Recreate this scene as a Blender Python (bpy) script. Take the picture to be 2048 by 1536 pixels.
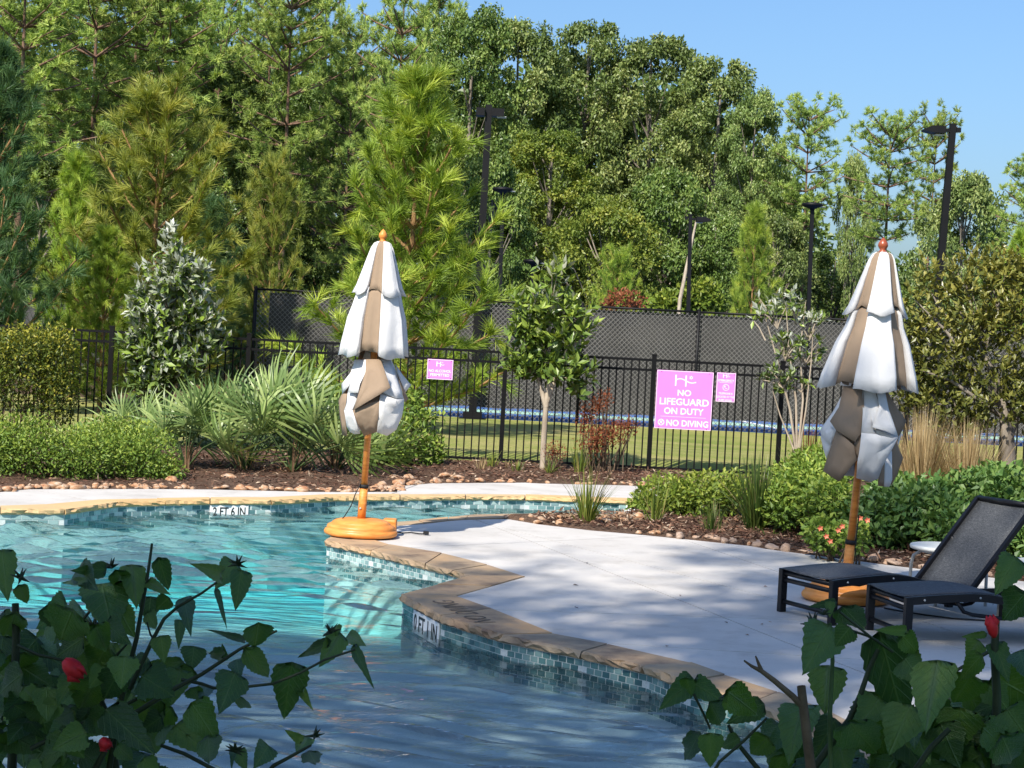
import bpy, bmesh, math, random
import numpy as np
from mathutils import Vector, Matrix

for o in list(bpy.data.objects):
    bpy.data.objects.remove(o)
scene = bpy.context.scene
COL = scene.collection
PI = math.pi
RNG = np.random.default_rng(11)
random.seed(5)

# ------------------------------------------------------------------ camera
FPX, CX, CY = 3600.0, 1024.0, 768.0            # focal length and centre in photo pixels (2048 wide)
CAM = Vector((0, 0, 1.8))
PITCH, ROLL = math.radians(1.526), math.radians(3.0)
_f = Vector((0, math.cos(PITCH), -math.sin(PITCH)))
_r0, _u0 = Vector((1, 0, 0)), Vector((0, math.sin(PITCH), math.cos(PITCH)))
_R = _r0 * math.cos(ROLL) + _u0 * math.sin(ROLL)
_U = -_r0 * math.sin(ROLL) + _u0 * math.cos(ROLL)
cam_data = bpy.data.cameras.new('camera')
cam = bpy.data.objects.new('camera', cam_data); COL.objects.link(cam)
cam_data.sensor_width = 36.0
cam_data.lens = FPX / 2048 * 36
cam_data.clip_start, cam_data.clip_end = 0.05, 900
cam.matrix_world = Matrix(((_R.x, _U.x, -_f.x, 0), (_R.y, _U.y, -_f.y, 0), (_R.z, _U.z, -_f.z, 1.8), (0, 0, 0, 1)))
scene.camera = cam

def ray(px, py):
    return _f + _R * ((px - CX) / FPX) - _U * ((py - CY) / FPX)
def G(px, py, z=0.0):                           # photo pixel -> point on the level z
    d = ray(px, py); t = (z - 1.8) / d.z
    return CAM + d * t
def A(px, py, Y):                               # photo pixel -> point at distance Y
    d = ray(px, py); return CAM + d * (Y / d.y)

# ------------------------------------------------------------------ light
SUN_AZ, SUN_EL = math.radians(27), math.radians(45)     # the light travels to the right and away
SUN_DIR = Vector((math.sin(SUN_AZ) * math.cos(SUN_EL), math.cos(SUN_AZ) * math.cos(SUN_EL), -math.sin(SUN_EL)))
world = bpy.data.worlds.new('World'); scene.world = world; world.use_nodes = True
wn = world.node_tree.nodes; wl = world.node_tree.links
bg = wn['Background']; bg.inputs[1].default_value = 0.08
sky = wn.new('ShaderNodeTexSky'); sky.sky_type = 'NISHITA'; sky.sun_disc = False
sky.sun_elevation = SUN_EL
_to_sun = -SUN_DIR
sky.sun_rotation = math.atan2(_to_sun.x, _to_sun.y)
sky.air_density, sky.dust_density, sky.ozone_density = 1.2, 2.2, 10.0
wl.new(sky.outputs[0], bg.inputs[0])
sun_d = bpy.data.lights.new('sun', 'SUN'); sun_d.energy = 3.3; sun_d.angle = math.radians(0.53); sun_d.color = (1.0, 0.93, 0.82)
sun = bpy.data.objects.new('sun', sun_d); COL.objects.link(sun)
sun.rotation_euler = SUN_DIR.to_track_quat('-Z', 'Y').to_euler(); sun.location = (-20, -40, 45)
scene.view_settings.view_transform = 'Standard'; scene.view_settings.look = 'None'
scene.view_settings.exposure = 1.17; scene.view_settings.gamma = 1.0; scene.view_settings.use_curve_mapping = False
scene.cycles.max_bounces = 6; scene.cycles.diffuse_bounces = 3; scene.cycles.glossy_bounces = 3
scene.cycles.transmission_bounces = 4; scene.cycles.transparent_max_bounces = 12
scene.cycles.caustics_reflective = False; scene.cycles.caustics_refractive = False
scene.cycles.sample_clamp_indirect = 6.0

# ------------------------------------------------------------------ helpers
def link(o, parent=None):
    COL.objects.link(o)
    if parent is not None: o.parent = parent
    return o
def tag(o, label=None, cat=None, group=None, kind=None):
    if label: o['label'] = label
    if cat: o['category'] = cat
    if group: o['group'] = group
    if kind: o['kind'] = kind
    return o
def thing(name, label, cat, loc=(0, 0, 0), rz=0.0, group=None):
    o = bpy.data.objects.new(name, None); link(o); o.empty_display_size = 0.2
    o.location = loc; o.rotation_euler = (0, 0, rz)
    return tag(o, label, cat, group)
def children(o):
    return [c for c in bpy.data.objects if c.parent == o]
KIDS = {}
def copy_tree(root, parts, loc, rz=0.0, scale=(1, 1, 1), label=None, group=None):
    r = root.copy(); COL.objects.link(r); r.location = loc; r.rotation_euler = (0, 0, rz); r.scale = scale
    if label: r['label'] = label
    if group: r['group'] = group
    for p in parts:
        c = p.copy(); COL.objects.link(c); c.parent = r
    return r
def mesh_np(name, V, F, rnd=None, smooth=False, midx=None):
    """V (n,3), F (m,k) arrays, all faces with k corners"""
    V = np.ascontiguousarray(V, dtype=np.float32); F = np.ascontiguousarray(F, dtype=np.int32)
    me = bpy.data.meshes.new(name)
    me.vertices.add(len(V)); me.vertices.foreach_set('co', V.ravel())
    k = F.shape[1]
    me.loops.add(F.size); me.loops.foreach_set('vertex_index', F.ravel())
    me.polygons.add(len(F)); me.polygons.foreach_set('loop_start', np.arange(0, F.size, k, dtype=np.int32))
    if midx is not None: me.polygons.foreach_set('material_index', np.ascontiguousarray(midx, dtype=np.int32))
    me.polygons.foreach_set('use_smooth', np.full(len(F), bool(smooth)))
    if rnd is not None:
        a = me.attributes.new('rnd', 'FLOAT', 'POINT'); a.data.foreach_set('value', np.ascontiguousarray(rnd, dtype=np.float32))
    me.update(calc_edges=True)
    return me
def mesh_py(name, V, F, smooth=False, midx=None):
    me = bpy.data.meshes.new(name); me.from_pydata([tuple(v) for v in V], [], [tuple(f) for f in F])
    if smooth: me.polygons.foreach_set('use_smooth', [True] * len(me.polygons))
    if midx is not None: me.polygons.foreach_set('material_index', midx)
    me.update(); return me
def ob(name, me, mats, parent=None, loc=None):
    for m in (mats if isinstance(mats, (list, tuple)) else [mats]): me.materials.append(m)
    o = bpy.data.objects.new(name, me); link(o, parent)
    if loc is not None: o.location = loc
    return o

class MB:                                       # collects boxes, tubes, lathes into one mesh
    def __init__(s): s.V, s.F, s.S = [], [], []
    def add(s, V, F, smooth=False):
        n = len(s.V); s.V += [tuple(v) for v in V]; s.F += [tuple(i + n for i in f) for f in F]; s.S += [smooth] * len(F)
    def box(s, c, d, rot=None):
        V = []
        for x in (-.5, .5):
            for y in (-.5, .5):
                for z in (-.5, .5):
                    v = Vector((x * d[0], y * d[1], z * d[2]))
                    if rot: v = rot @ v
                    V.append(v + Vector(c))
        s.add(V, [(0, 1, 3, 2), (4, 6, 7, 5), (0, 4, 5, 1), (2, 3, 7, 6), (0, 2, 6, 4), (1, 5, 7, 3)])
    def tube(s, pts, rad, n=8, smooth=True, cap=True, flat=1.0):
        pts = [Vector(p) for p in pts]; rad = rad if isinstance(rad, (list, tuple)) else [rad] * len(pts)
        V, F = [], []; prev = None
        for i, p in enumerate(pts):
            t = (pts[min(i + 1, len(pts) - 1)] - pts[max(i - 1, 0)])
            t = t.normalized() if t.length > 1e-9 else Vector((0, 0, 1))
            a = prev if prev is not None else (Vector((1, 0, 0)) if abs(t.x) < .8 else Vector((0, 1, 0)))
            a = (a - t * a.dot(t)); a = a.normalized() if a.length > 1e-6 else t.orthogonal().normalized(); prev = a
            b = t.cross(a)
            for k in range(n):
                w = 2 * PI * (k + .5) / n
                V.append(p + a * math.cos(w) * rad[i] + b * math.sin(w) * rad[i] * flat)
        for i in range(len(pts) - 1):
            for k in range(n):
                F.append((i * n + k, i * n + (k + 1) % n, (i + 1) * n + (k + 1) % n, (i + 1) * n + k))
        if cap: F += [tuple(range(n - 1, -1, -1)), tuple((len(pts) - 1) * n + k for k in range(n))]
        s.add(V, F, smooth)
    def lathe(s, prof, n=28, c=(0, 0, 0), sy=1.0, smooth=True):
        V, F = [], []
        for r, z in prof:
            for k in range(n):
                w = 2 * PI * k / n; V.append((c[0] + r * math.cos(w), c[1] + r * math.sin(w) * sy, c[2] + z))
        for i in range(len(prof) - 1):
            for k in range(n):
                F.append((i * n + k, i * n + (k + 1) % n, (i + 1) * n + (k + 1) % n, (i + 1) * n + k))
        F += [tuple(range(n - 1, -1, -1)), tuple((len(prof) - 1) * n + k for k in range(n))]
        s.add(V, F, smooth)
    def prism(s, poly, z0, z1):                 # polygon (xy) between two levels
        n = len(poly); V = [(p[0], p[1], z0) for p in poly] + [(p[0], p[1], z1) for p in poly]
        F = [tuple(range(n - 1, -1, -1)), tuple(range(n, 2 * n))] + [(i, (i + 1) % n, n + (i + 1) % n, n + i) for i in range(n)]
        s.add(V, F)
    def mesh(s, name):
        me = bpy.data.meshes.new(name); me.from_pydata(s.V, [], s.F)
        me.polygons.foreach_set('use_smooth', s.S); me.update(); return me
    def build(s, name, mat, parent=None, loc=None): return ob(name, s.mesh(name), mat, parent, loc)
def bevel(o, w=0.004, seg=2):
    m = o.modifiers.new('bevel', 'BEVEL'); m.width = w; m.segments = seg; m.limit_method = 'ANGLE'; m.angle_limit = math.radians(40)
    return o
def recalc(me):
    bm = bmesh.new(); bm.from_mesh(me); bmesh.ops.recalc_face_normals(bm, faces=bm.faces); bm.to_mesh(me); bm.free(); return me

# ------------------------------------------------------------------ materials
class NT:
    def __init__(s, name):
        s.m = bpy.data.materials.new(name); s.m.use_nodes = True; s.n = s.m.node_tree.nodes; s.l = s.m.node_tree.links
        s.p = s.n['Principled BSDF']; s.out = s.n['Material Output']
    def node(s, t, **kw):
        x = s.n.new(t)
        for k, v in kw.items(): setattr(x, k, v)
        return x
    def coord(s, scale=(1, 1, 1), kind='Object'):
        tc = s.node('ShaderNodeTexCoord'); mp = s.node('ShaderNodeMapping'); mp.inputs['Scale'].default_value = scale
        s.l.new(tc.outputs[kind], mp.inputs[0]); return mp.outputs[0]
    def noise(s, vec, scale, detail=4, rough=.55):
        x = s.node('ShaderNodeTexNoise'); x.inputs['Scale'].default_value = scale; x.inputs['Detail'].default_value = detail
        x.inputs['Roughness'].default_value = rough
        if vec is not None: s.l.new(vec, x.inputs['Vector'])
        return x.outputs['Fac']
    def ramp(s, fac, stops, interp='LINEAR'):
        r = s.node('ShaderNodeValToRGB'); r.color_ramp.interpolation = interp
        e = r.color_ramp.elements
        while len(e) < len(stops): e.new(.5)
        for i, (p, c) in enumerate(stops): e[i].position = p; e[i].color = (*c, 1)
        s.l.new(fac, r.inputs[0]); return r.outputs[0]
    def mix(s, fac, a, b, mode='MIX'):
        x = s.node('ShaderNodeMix', data_type='RGBA', blend_type=mode)
        for sock, v in ((x.inputs[0], fac), (x.inputs[6], a), (x.inputs[7], b)):
            if isinstance(v, (int, float)): sock.default_value = v
            elif isinstance(v, tuple): sock.default_value = (*v, 1)
            else: s.l.new(v, sock)
        return x.outputs[2]
    def bump(s, h, strength=.3, dist=.01):
        b = s.node('ShaderNodeBump'); b.inputs['Strength'].default_value = strength; b.inputs['Distance'].default_value = dist
        s.l.new(h, b.inputs['Height']); s.l.new(b.outputs[0], s.p.inputs['Normal']); return b.outputs[0]
    def set(s, col=None, rough=None, spec=None, metal=None):
        for k, v in (('Base Color', col), ('Roughness', rough), ('Specular IOR Level', spec), ('Metallic', metal)):
            if v is None: continue
            if isinstance(v, (int, float)): s.p.inputs[k].default_value = v
            elif isinstance(v, tuple): s.p.inputs[k].default_value = (*v, 1)
            else: s.l.new(v, s.p.inputs[k])
        return s.m

def m_simple(name, col, rough=.5, spec=.4, var=.12, scale=8, metal=0, bump=0.0):
    t = NT(name); v = t.coord(); n = t.noise(v, scale)
    c = t.ramp(n, [(.3, tuple(x * (1 - var) for x in col)), (.7, tuple(min(1, x * (1 + var)) for x in col))])
    if bump: t.bump(t.noise(v, scale * 12), bump, .004)
    return t.set(c, rough, spec, metal)
def m_leaf(name, stops, transl=.3, rough=.5, spec=.3, objvar=.0, tint=(1.2, 1.15, .55)):
    """leaf colour runs along a per-leaf random number; thin leaves let some light through"""
    t = NT(name); a = t.node('ShaderNodeAttribute', attribute_name='rnd')
    c = t.ramp(a.outputs['Fac'], stops)
    if objvar:
        oi = t.node('ShaderNodeObjectInfo'); hs = t.node('ShaderNodeHueSaturation')
        mr = t.node('ShaderNodeMapRange'); mr.inputs['To Min'].default_value = 1 - objvar; mr.inputs['To Max'].default_value = 1 + objvar
        t.l.new(oi.outputs['Random'], mr.inputs[0]); t.l.new(mr.outputs[0], hs.inputs['Value'])
        mh = t.node('ShaderNodeMapRange'); mh.inputs['To Min'].default_value = .494; mh.inputs['To Max'].default_value = .506
        t.l.new(oi.outputs['Random'], mh.inputs[0]); t.l.new(mh.outputs[0], hs.inputs['Hue'])
        t.l.new(c, hs.inputs['Color']); c = hs.outputs[0]
    t.set(c, rough, spec)
    tr = t.node('ShaderNodeBsdfTranslucent'); t.l.new(t.mix(1.0, c, tint, 'MULTIPLY'), tr.inputs[0])
    mx = t.node('ShaderNodeMixShader'); mx.inputs[0].default_value = transl
    t.l.new(t.p.outputs[0], mx.inputs[1]); t.l.new(tr.outputs[0], mx.inputs[2]); t.l.new(mx.outputs[0], t.out.inputs[0])
    return t.m
def m_bark(name, c1, c2, scale=6):
    t = NT(name); v = t.coord((1, 1, .25)); n = t.noise(v, scale, 6, .65)
    c = t.ramp(n, [(.35, c1), (.65, c2)]); t.bump(n, .6, .03); return t.set(c, .9, .2)

MAT = {}
MAT['pine_far'] = m_leaf('pine_far', [(0, (.07, .12, .028)), (.5, (.28, .40, .09)), (1, (.6, .66, .18))], .28, .55, .25, .15)
MAT['pine_near'] = m_leaf('pine_near', [(0, (.07, .14, .02)), (.5, (.26, .38, .05)), (.9, (.5, .57, .09)), (1, (.5, .4, .1))], .28, .45, .3, .1)
MAT['pine_shaded'] = m_leaf('pine_shaded', [(0, (.035, .085, .042)), (.6, (.085, .17, .06)), (1, (.18, .25, .07))], .25, .45, .3)  # shade put into the needle colour: darker and bluer than the other pines
MAT['pine_gold'] = m_leaf('pine_gold', [(0, (.06, .10, .02)), (.5, (.24, .29, .05)), (.9, (.48, .46, .10)), (1, (.46, .34, .10))], .3, .45, .3)
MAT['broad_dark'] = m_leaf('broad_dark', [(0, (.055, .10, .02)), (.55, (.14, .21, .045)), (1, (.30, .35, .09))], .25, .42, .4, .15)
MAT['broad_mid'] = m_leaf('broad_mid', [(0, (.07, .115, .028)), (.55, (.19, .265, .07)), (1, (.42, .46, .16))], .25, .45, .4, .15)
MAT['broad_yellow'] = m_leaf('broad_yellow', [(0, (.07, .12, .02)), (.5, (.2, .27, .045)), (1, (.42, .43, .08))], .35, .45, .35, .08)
MAT['magnolia'] = m_leaf('magnolia', [(0, (.045, .085, .016)), (.45, (.15, .23, .04)), (.72, (.30, .38, .06)), (.78, (.26, .28, .19)), (1, (.46, .47, .38))], .2, .35, .5)
MAT['sweetbay'] = m_leaf('sweetbay', [(0, (.04, .07, .016)), (.35, (.11, .17, .04)), (.5, (.24, .34, .04)), (.56, (.30, .33, .25)), (1, (.58, .6, .53))], .2, .4, .45)
MAT['hedge'] = m_leaf('hedge', [(0, (.03, .055, .01)), (.55, (.12, .16, .022)), (1, (.5, .45, .06))], .3, .45, .35)
MAT['ground_shrub'] = m_leaf('ground_shrub', [(0, (.045, .09, .015)), (.5, (.16, .26, .04)), (1, (.38, .45, .08))], .3, .45, .35)
MAT['lime_shrub'] = m_leaf('lime_shrub', [(0, (.05, .09, .012)), (.5, (.16, .23, .03)), (1, (.36, .4, .07))], .3, .45, .35)
MAT['deep_shrub'] = m_leaf('deep_shrub', [(0, (.035, .085, .02)), (.5, (.09, .18, .04)), (1, (.21, .31, .075))], .25, .4, .4)
MAT['bronze_shrub'] = m_leaf('bronze_shrub', [(0, (.05, .07, .014)), (.5, (.16, .17, .035)), (.85, (.36, .33, .075)), (1, (.46, .38, .11))], .25, .35, .5)
MAT['dead_leaf'] = m_leaf('dead_leaf', [(0, (.11, .035, .018)), (.6, (.24, .07, .03)), (1, (.34, .15, .07))], .25, .6, .2)
MAT['palm'] = m_leaf('palm', [(0, (.07, .13, .03)), (.6, (.17, .25, .07)), (1, (.33, .41, .14))], .2, .4, .4)
MAT['palm_dry'] = m_leaf('palm_dry', [(0, (.16, .09, .05)), (1, (.34, .22, .13))], .15, .7, .2)
MAT['grass_blade'] = m_leaf('grass_blade', [(0, (.06, .1, .015)), (.6, (.16, .21, .035)), (.9, (.3, .31, .07)), (1, (.38, .28, .13))], .3, .45, .35)
MAT['iris_blade'] = m_leaf('iris_blade', [(0, (.03, .065, .015)), (.6, (.07, .125, .025)), (.93, (.17, .21, .05)), (1, (.36, .27, .15))], .3, .42, .4)
MAT['tan_blade'] = m_leaf('tan_blade', [(0, (.26, .18, .09)), (.5, (.46, .34, .18)), (1, (.6, .48, .28))], .3, .6, .2)
def m_big_leaf():
    """broad leaf with a pale midrib and side veins running out to the teeth"""
    t = NT('turk_leaf'); a = t.node('ShaderNodeAttribute', attribute_name='rnd')
    c = t.ramp(a.outputs['Fac'], [(0, (.03, .075, .024)), (.5, (.06, .14, .03)), (.85, (.115, .21, .04)), (1, (.12, .18, .09))])
    tc = t.node('ShaderNodeTexCoord'); sx = t.node('ShaderNodeSeparateXYZ'); t.l.new(tc.outputs['Object'], sx.inputs[0])
    def mth(op, x, y=None):
        m = t.node('ShaderNodeMath', operation=op)
        for k, v in enumerate((x, y)):
            if v is None: continue
            if isinstance(v, (int, float)): m.inputs[k].default_value = v
            else: t.l.new(v, m.inputs[k])
        return m.outputs[0]
    ax = mth('ABSOLUTE', sx.outputs['X']); ph = mth('SUBTRACT', sx.outputs['Z'], mth('MULTIPLY', ax, .75)); fr = mth('PINGPONG', mth('MULTIPLY', ph, 6.5), .5)
    side = t.ramp(fr, [(0, (1, 1, 1)), (.09, (0, 0, 0))]); rib = t.ramp(ax, [(.006, (1, 1, 1)), (.028, (0, 0, 0))])
    vein = t.mix(1.0, side, rib, 'LIGHTEN'); blot = t.noise(tc.outputs['Object'], 5, 4)
    c = t.mix(t.ramp(blot, [(.45, (0, 0, 0)), (.75, (.5, .5, .5))]), c, t.mix(1.0, c, (1.5, 1.2, .7), 'MULTIPLY'))
    c2 = t.mix(t.mix(1.0, vein, (.45, .45, .45), 'MULTIPLY'), c, (.16, .24, .09))
    h = t.mix(.25, vein, t.noise(tc.outputs['Object'], 22, 3)); t.bump(h, .45, .03); t.set(c2, .38, .5)
    tr = t.node('ShaderNodeBsdfTranslucent'); t.l.new(t.mix(1.0, c2, (1.3, 1.2, .5), 'MULTIPLY'), tr.inputs[0])
    mx = t.node('ShaderNodeMixShader'); mx.inputs[0].default_value = .3; t.l.new(t.p.outputs[0], mx.inputs[1]); t.l.new(tr.outputs[0], mx.inputs[2]); t.l.new(mx.outputs[0], t.out.inputs[0])
    return t.m
MAT['turk_leaf'] = m_big_leaf()
MAT['pine_bark'] = m_bark('pine_bark', (.11, .06, .04), (.26, .17, .12))
MAT['grey_bark'] = m_bark('grey_bark', (.13, .11, .09), (.3, .26, .21))
MAT['pale_bark'] = m_bark('pale_bark', (.28, .23, .17), (.46, .39, .3), 9)
MAT['shoot'] = m_bark('shoot', (.2, .11, .05), (.36, .22, .1), 9)
MAT['dark_stem'] = m_simple('dark_stem', (.035, .045, .022), .6, .3, .3, 20)
MAT['green_stem'] = m_simple('green_stem', (.06, .1, .035), .55, .3, .3, 20)
MAT['brown_stem'] = m_simple('brown_stem', (.13, .09, .06), .8, .2, .35, 30, bump=.3)
MAT['black_metal'] = m_simple('black_metal', (.004, .004, .0045), .5, .2, .2, 6)
MAT['pole_metal'] = m_simple('pole_metal', (.006, .006, .007), .5, .2, .2, 3)
MAT['lounger_metal'] = m_simple('lounger_metal', (.006, .0065, .009), .4, .3, .2, 9)
MAT['grey_metal'] = m_simple('grey_metal', (.42, .43, .42), .4, .5, .1, 9)
MAT['white_plastic'] = m_simple('white_plastic', (.66, .68, .66), .4, .45, .06, 6)
MAT['rubber'] = m_simple('rubber', (.015, .015, .016), .7, .3, .2, 12)
MAT['pink'] = m_simple('pink', (.80, .22, .72), .45, .4, .04, 3)
MAT['sign_white'] = m_simple('sign_white', (.82, .82, .82), .45, .3, .02, 5)
MAT['ink'] = m_simple('ink', (.015, .015, .016), .5, .3, .1, 12)
MAT['ink_worn'] = m_simple('ink_worn', (.13, .105, .08), .8, .2, .4, 40)
MAT['chain'] = m_simple('chain', (.16, .155, .148), .5, .5, .15, 3)
MAT['red_petal'] = m_simple('red_petal', (.62, .02, .03), .5, .3, .25, 40)
MAT['pink_petal'] = m_simple('pink_petal', (.75, .22, .12), .5, .3, .25, 20)

def m_wood():
    t = NT('orange_wood'); v = t.coord((2.2, 2.2, 14)); n = t.noise(v, 3.0, 6, .6)
    c = t.ramp(n, [(.22, (.42, .125, .022)), (.42, (.66, .235, .045)), (.58, (.74, .29, .062)), (.75, (.82, .38, .11))])
    t.bump(n, .2, .004); return t.set(c, t.ramp(t.noise(t.coord(), 9, 4), [(.3, (.3, .3, .3)), (.7, (.6, .6, .6))]), .4)
MAT['wood'] = m_wood()
def m_wood2():
    t = NT('red_wood'); v = t.coord((3, 3, 10)); n = t.noise(v, 4.0, 5, .6)
    c = t.ramp(n, [(.3, (.26, .055, .02)), (.7, (.4, .1, .04))]); return t.set(c, .3, .5)
MAT['wood_red'] = m_wood2()
def m_fabric(name, col):
    t = NT(name); v = t.coord(); n = t.noise(v, 3.0, 5, .6); w = t.noise(t.coord((1, 1, 1)), 420, 2)
    c = t.mix(t.ramp(n, [(.35, (0, 0, 0)), (.7, (1, 1, 1))]), tuple(x * .93 for x in col), col)
    wr = t.noise(v, 14, 3, .5)
    mx = t.node('ShaderNodeMath', operation='MULTIPLY_ADD'); t.l.new(w, mx.inputs[0]); mx.inputs[1].default_value = .06; t.l.new(wr, mx.inputs[2])
    t.bump(mx.outputs[0], .35, .012); t.set(c, .85, .15)
    tr = t.node('ShaderNodeBsdfTranslucent'); tr.inputs[0].default_value = (*[x * .8 for x in col], 1)
    ms = t.node('ShaderNodeMixShader'); ms.inputs[0].default_value = .12
    t.l.new(t.p.outputs[0], ms.inputs[1]); t.l.new(tr.outputs[0], ms.inputs[2]); t.l.new(ms.outputs[0], t.out.inputs[0])
    return t.m
MAT['white_fabric'] = m_fabric('white_fabric', (.80, .79, .78))
MAT['taupe_fabric'] = m_fabric('taupe_fabric', (.34, .25, .175))
def m_sling():
    t = NT('sling_mesh'); v = t.coord((14, 260, 260)); n = t.noise(v, 1.6, 3, .7)
    v2 = t.coord((300, 30, 30)); n2 = t.noise(v2, 1.5, 2)
    f = t.mix(.35, n, n2); c = t.ramp(f, [(.36, (.01, .011, .014)), (.5, (.05, .054, .06)), (.66, (.16, .168, .178))])
    t.bump(n, .15, .002); return t.set(c, .6, .3)
MAT['sling'] = m_sling()
def m_concrete():
    t = NT('deck_concrete'); v = t.coord(); n = t.noise(v, 1.1, 6, .6); f = t.noise(v, 90, 4, .7); br = t.noise(t.coord((3, 60, 1)), 2.0, 3)
    c = t.ramp(n, [(.3, (.47, .445, .41)), (.7, (.58, .555, .515))])
    c = t.mix(t.ramp(f, [(.3, (1, 1, 1)), (.42, (0, 0, 0))]), c, (.52, .49, .45))
    st = t.noise(v, 2.3, 7, .72); c = t.mix(t.ramp(st, [(.5, (0, 0, 0)), (.72, (.75, .75, .75))]), c, (.36, .335, .3))
    h = t.mix(.5, f, br); t.bump(h, .25, .004); return t.set(c, .75, .25)
MAT['concrete'] = m_concrete()
def m_stone(name, cols, sc=2.2):
    t = NT(name); oi = t.node('ShaderNodeObjectInfo'); v = t.coord((1, 1, 2.5))
    ad = t.node('ShaderNodeVectorMath', operation='ADD'); t.l.new(v, ad.inputs[0])
    cb = t.node('ShaderNodeCombineXYZ'); ml = t.node('ShaderNodeMath', operation='MULTIPLY'); ml.inputs[1].default_value = 37
    t.l.new(oi.outputs['Random'], ml.inputs[0]); t.l.new(ml.outputs[0], cb.inputs[0]); t.l.new(ml.outputs[0], cb.inputs[1]); t.l.new(cb.outputs[0], ad.inputs[1])
    n = t.noise(ad.outputs[0], sc, 7, .65); c = t.ramp(n, cols)
    c = t.mix(t.ramp(oi.outputs['Random'], [(0, (0, 0, 0)), (1, (.55, .55, .55))]), c, t.mix(1.0, c, (1.25, 1.0, .78), 'MULTIPLY'))
    g = t.noise(ad.outputs[0], 45, 6, .7); t.bump(t.mix(.4, n, g), .5, .02); return t.set(c, .8, .25)
MAT['coping_stone'] = m_stone('coping_stone', [(.22, (.10, .065, .06)), (.36, (.23, .175, .125)), (.5, (.36, .28, .19)), (.62, (.44, .31, .18)), (.8, (.34, .27, .2))])
MAT['coping_far'] = m_stone('coping_far', [(.2, (.36, .27, .15)), (.45, (.52, .38, .2)), (.7, (.6, .42, .22)), (.85, (.5, .3, .15))])
MAT['river_rock'] = m_stone('river_rock', [(.25, (.15, .07, .045)), (.4, (.33, .17, .095)), (.52, (.4, .27, .17)), (.62, (.5, .41, .33)), (.75, (.26, .14, .09))], .9)
MAT['grey_rock'] = m_stone('grey_rock', [(.25, (.2, .15, .12)), (.5, (.36, .27, .21)), (.8, (.5, .42, .35))], 1.5)
def m_tile():
    t = NT('glass_tile'); oi = t.node('ShaderNodeObjectInfo')
    c = t.ramp(oi.outputs['Random'], [(0, (.05, .13, .135)), (.3, (.085, .19, .19)), (.55, (.13, .24, .235)), (.8, (.18, .29, .28)), (1, (.11, .2, .22))], 'CONSTANT')
    n = t.noise(t.coord(), 60, 3); t.bump(n, .05, .002); return t.set(c, .12, .6)
MAT['tile'] = m_tile()
def m_tile2():
    t = NT('glass_tile_joined'); a = t.node('ShaderNodeAttribute', attribute_name='rnd')
    c = t.ramp(a.outputs['Fac'], [(0, (.1, .2, .21)), (.3, (.17, .29, .29)), (.5, (.3, .43, .42)), (.75, (.42, .54, .52)), (.92, (.2, .3, .31))], 'CONSTANT')
    return t.set(c, .15, .6)
MAT['tile_joined'] = m_tile2()
MAT['grout'] = m_simple('grout', (.6, .65, .62), .8, .2, .1, 30)
def m_plaster():
    t = NT('pool_plaster'); v = t.coord(); n = t.noise(v, 2.5, 5, .6); g = t.noise(v, 120, 3)
    c = t.ramp(n, [(.3, (.58, .63, .62)), (.7, (.68, .72, .70))]); c = t.mix(t.ramp(g, [(.35, (.4, .4, .4)), (.6, (0, 0, 0))]), c, (.36, .39, .38))
    return t.set(c, .8, .2)
MAT['plaster'] = m_plaster()
def m_water():
    t = NT('water_surface'); v = t.coord((1.0, 2.6, 1)); n1 = t.noise(v, 6.0, 4, .6); n2 = t.noise(v, 20.0, 3, .6)
    h = t.mix(.3, n1, n2); b = t.node('ShaderNodeBump'); b.inputs['Strength'].default_value = .5; b.inputs['Distance'].default_value = .045
    t.l.new(h, b.inputs['Height'])
    fr = t.node('ShaderNodeFresnel'); fr.inputs['IOR'].default_value = 1.33; t.l.new(b.outputs[0], fr.inputs['Normal'])
    gl = t.node('ShaderNodeBsdfGlossy'); gl.inputs['Roughness'].default_value = .02; t.l.new(b.outputs[0], gl.inputs['Normal'])
    tr = t.node('ShaderNodeBsdfTransparent'); tr.inputs[0].default_value = (.93, .97, .97, 1)
    mx = t.node('ShaderNodeMixShader'); t.l.new(fr.outputs[0], mx.inputs[0]); t.l.new(tr.outputs[0], mx.inputs[1]); t.l.new(gl.outputs[0], mx.inputs[2])
    t.l.new(mx.outputs[0], t.out.inputs[0])
    va = t.node('ShaderNodeVolumeAbsorption'); va.inputs['Color'].default_value = (.05, .92, .96, 1); va.inputs['Density'].default_value = .34; t.l.new(va.outputs[0], t.out.inputs['Volume'])
    return t.m
MAT['water'] = m_water()
def m_mulch():
    t = NT('bark_mulch'); v = t.coord((1, 1, 1)); n = t.noise(t.coord((1, 2, 1)), 28, 6, .7); w = t.noise(v, 1.2, 4)
    c = t.ramp(n, [(.3, (.04, .026, .019)), (.5, (.13, .083, .058)), (.63, (.22, .15, .105)), (.75, (.4, .3, .22))])
    c = t.mix(t.ramp(w, [(.4, (0, 0, 0)), (.7, (.5, .5, .5))]), c, t.mix(1.0, c, (1.15, .92, .8), 'MULTIPLY'))
    t.bump(n, 1.0, .04); return t.set(c, .95, .1)
MAT['mulch'] = m_mulch()
def m_chip():
    t = NT('mulch_chip'); a = t.node('ShaderNodeAttribute', attribute_name='rnd')
    return t.set(t.ramp(a.outputs['Fac'], [(0, (.03, .016, .012)), (.5, (.12, .06, .04)), (.85, (.24, .14, .09)), (1, (.48, .38, .28))]), .9, .15)
MAT['chip'] = m_chip()
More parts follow.
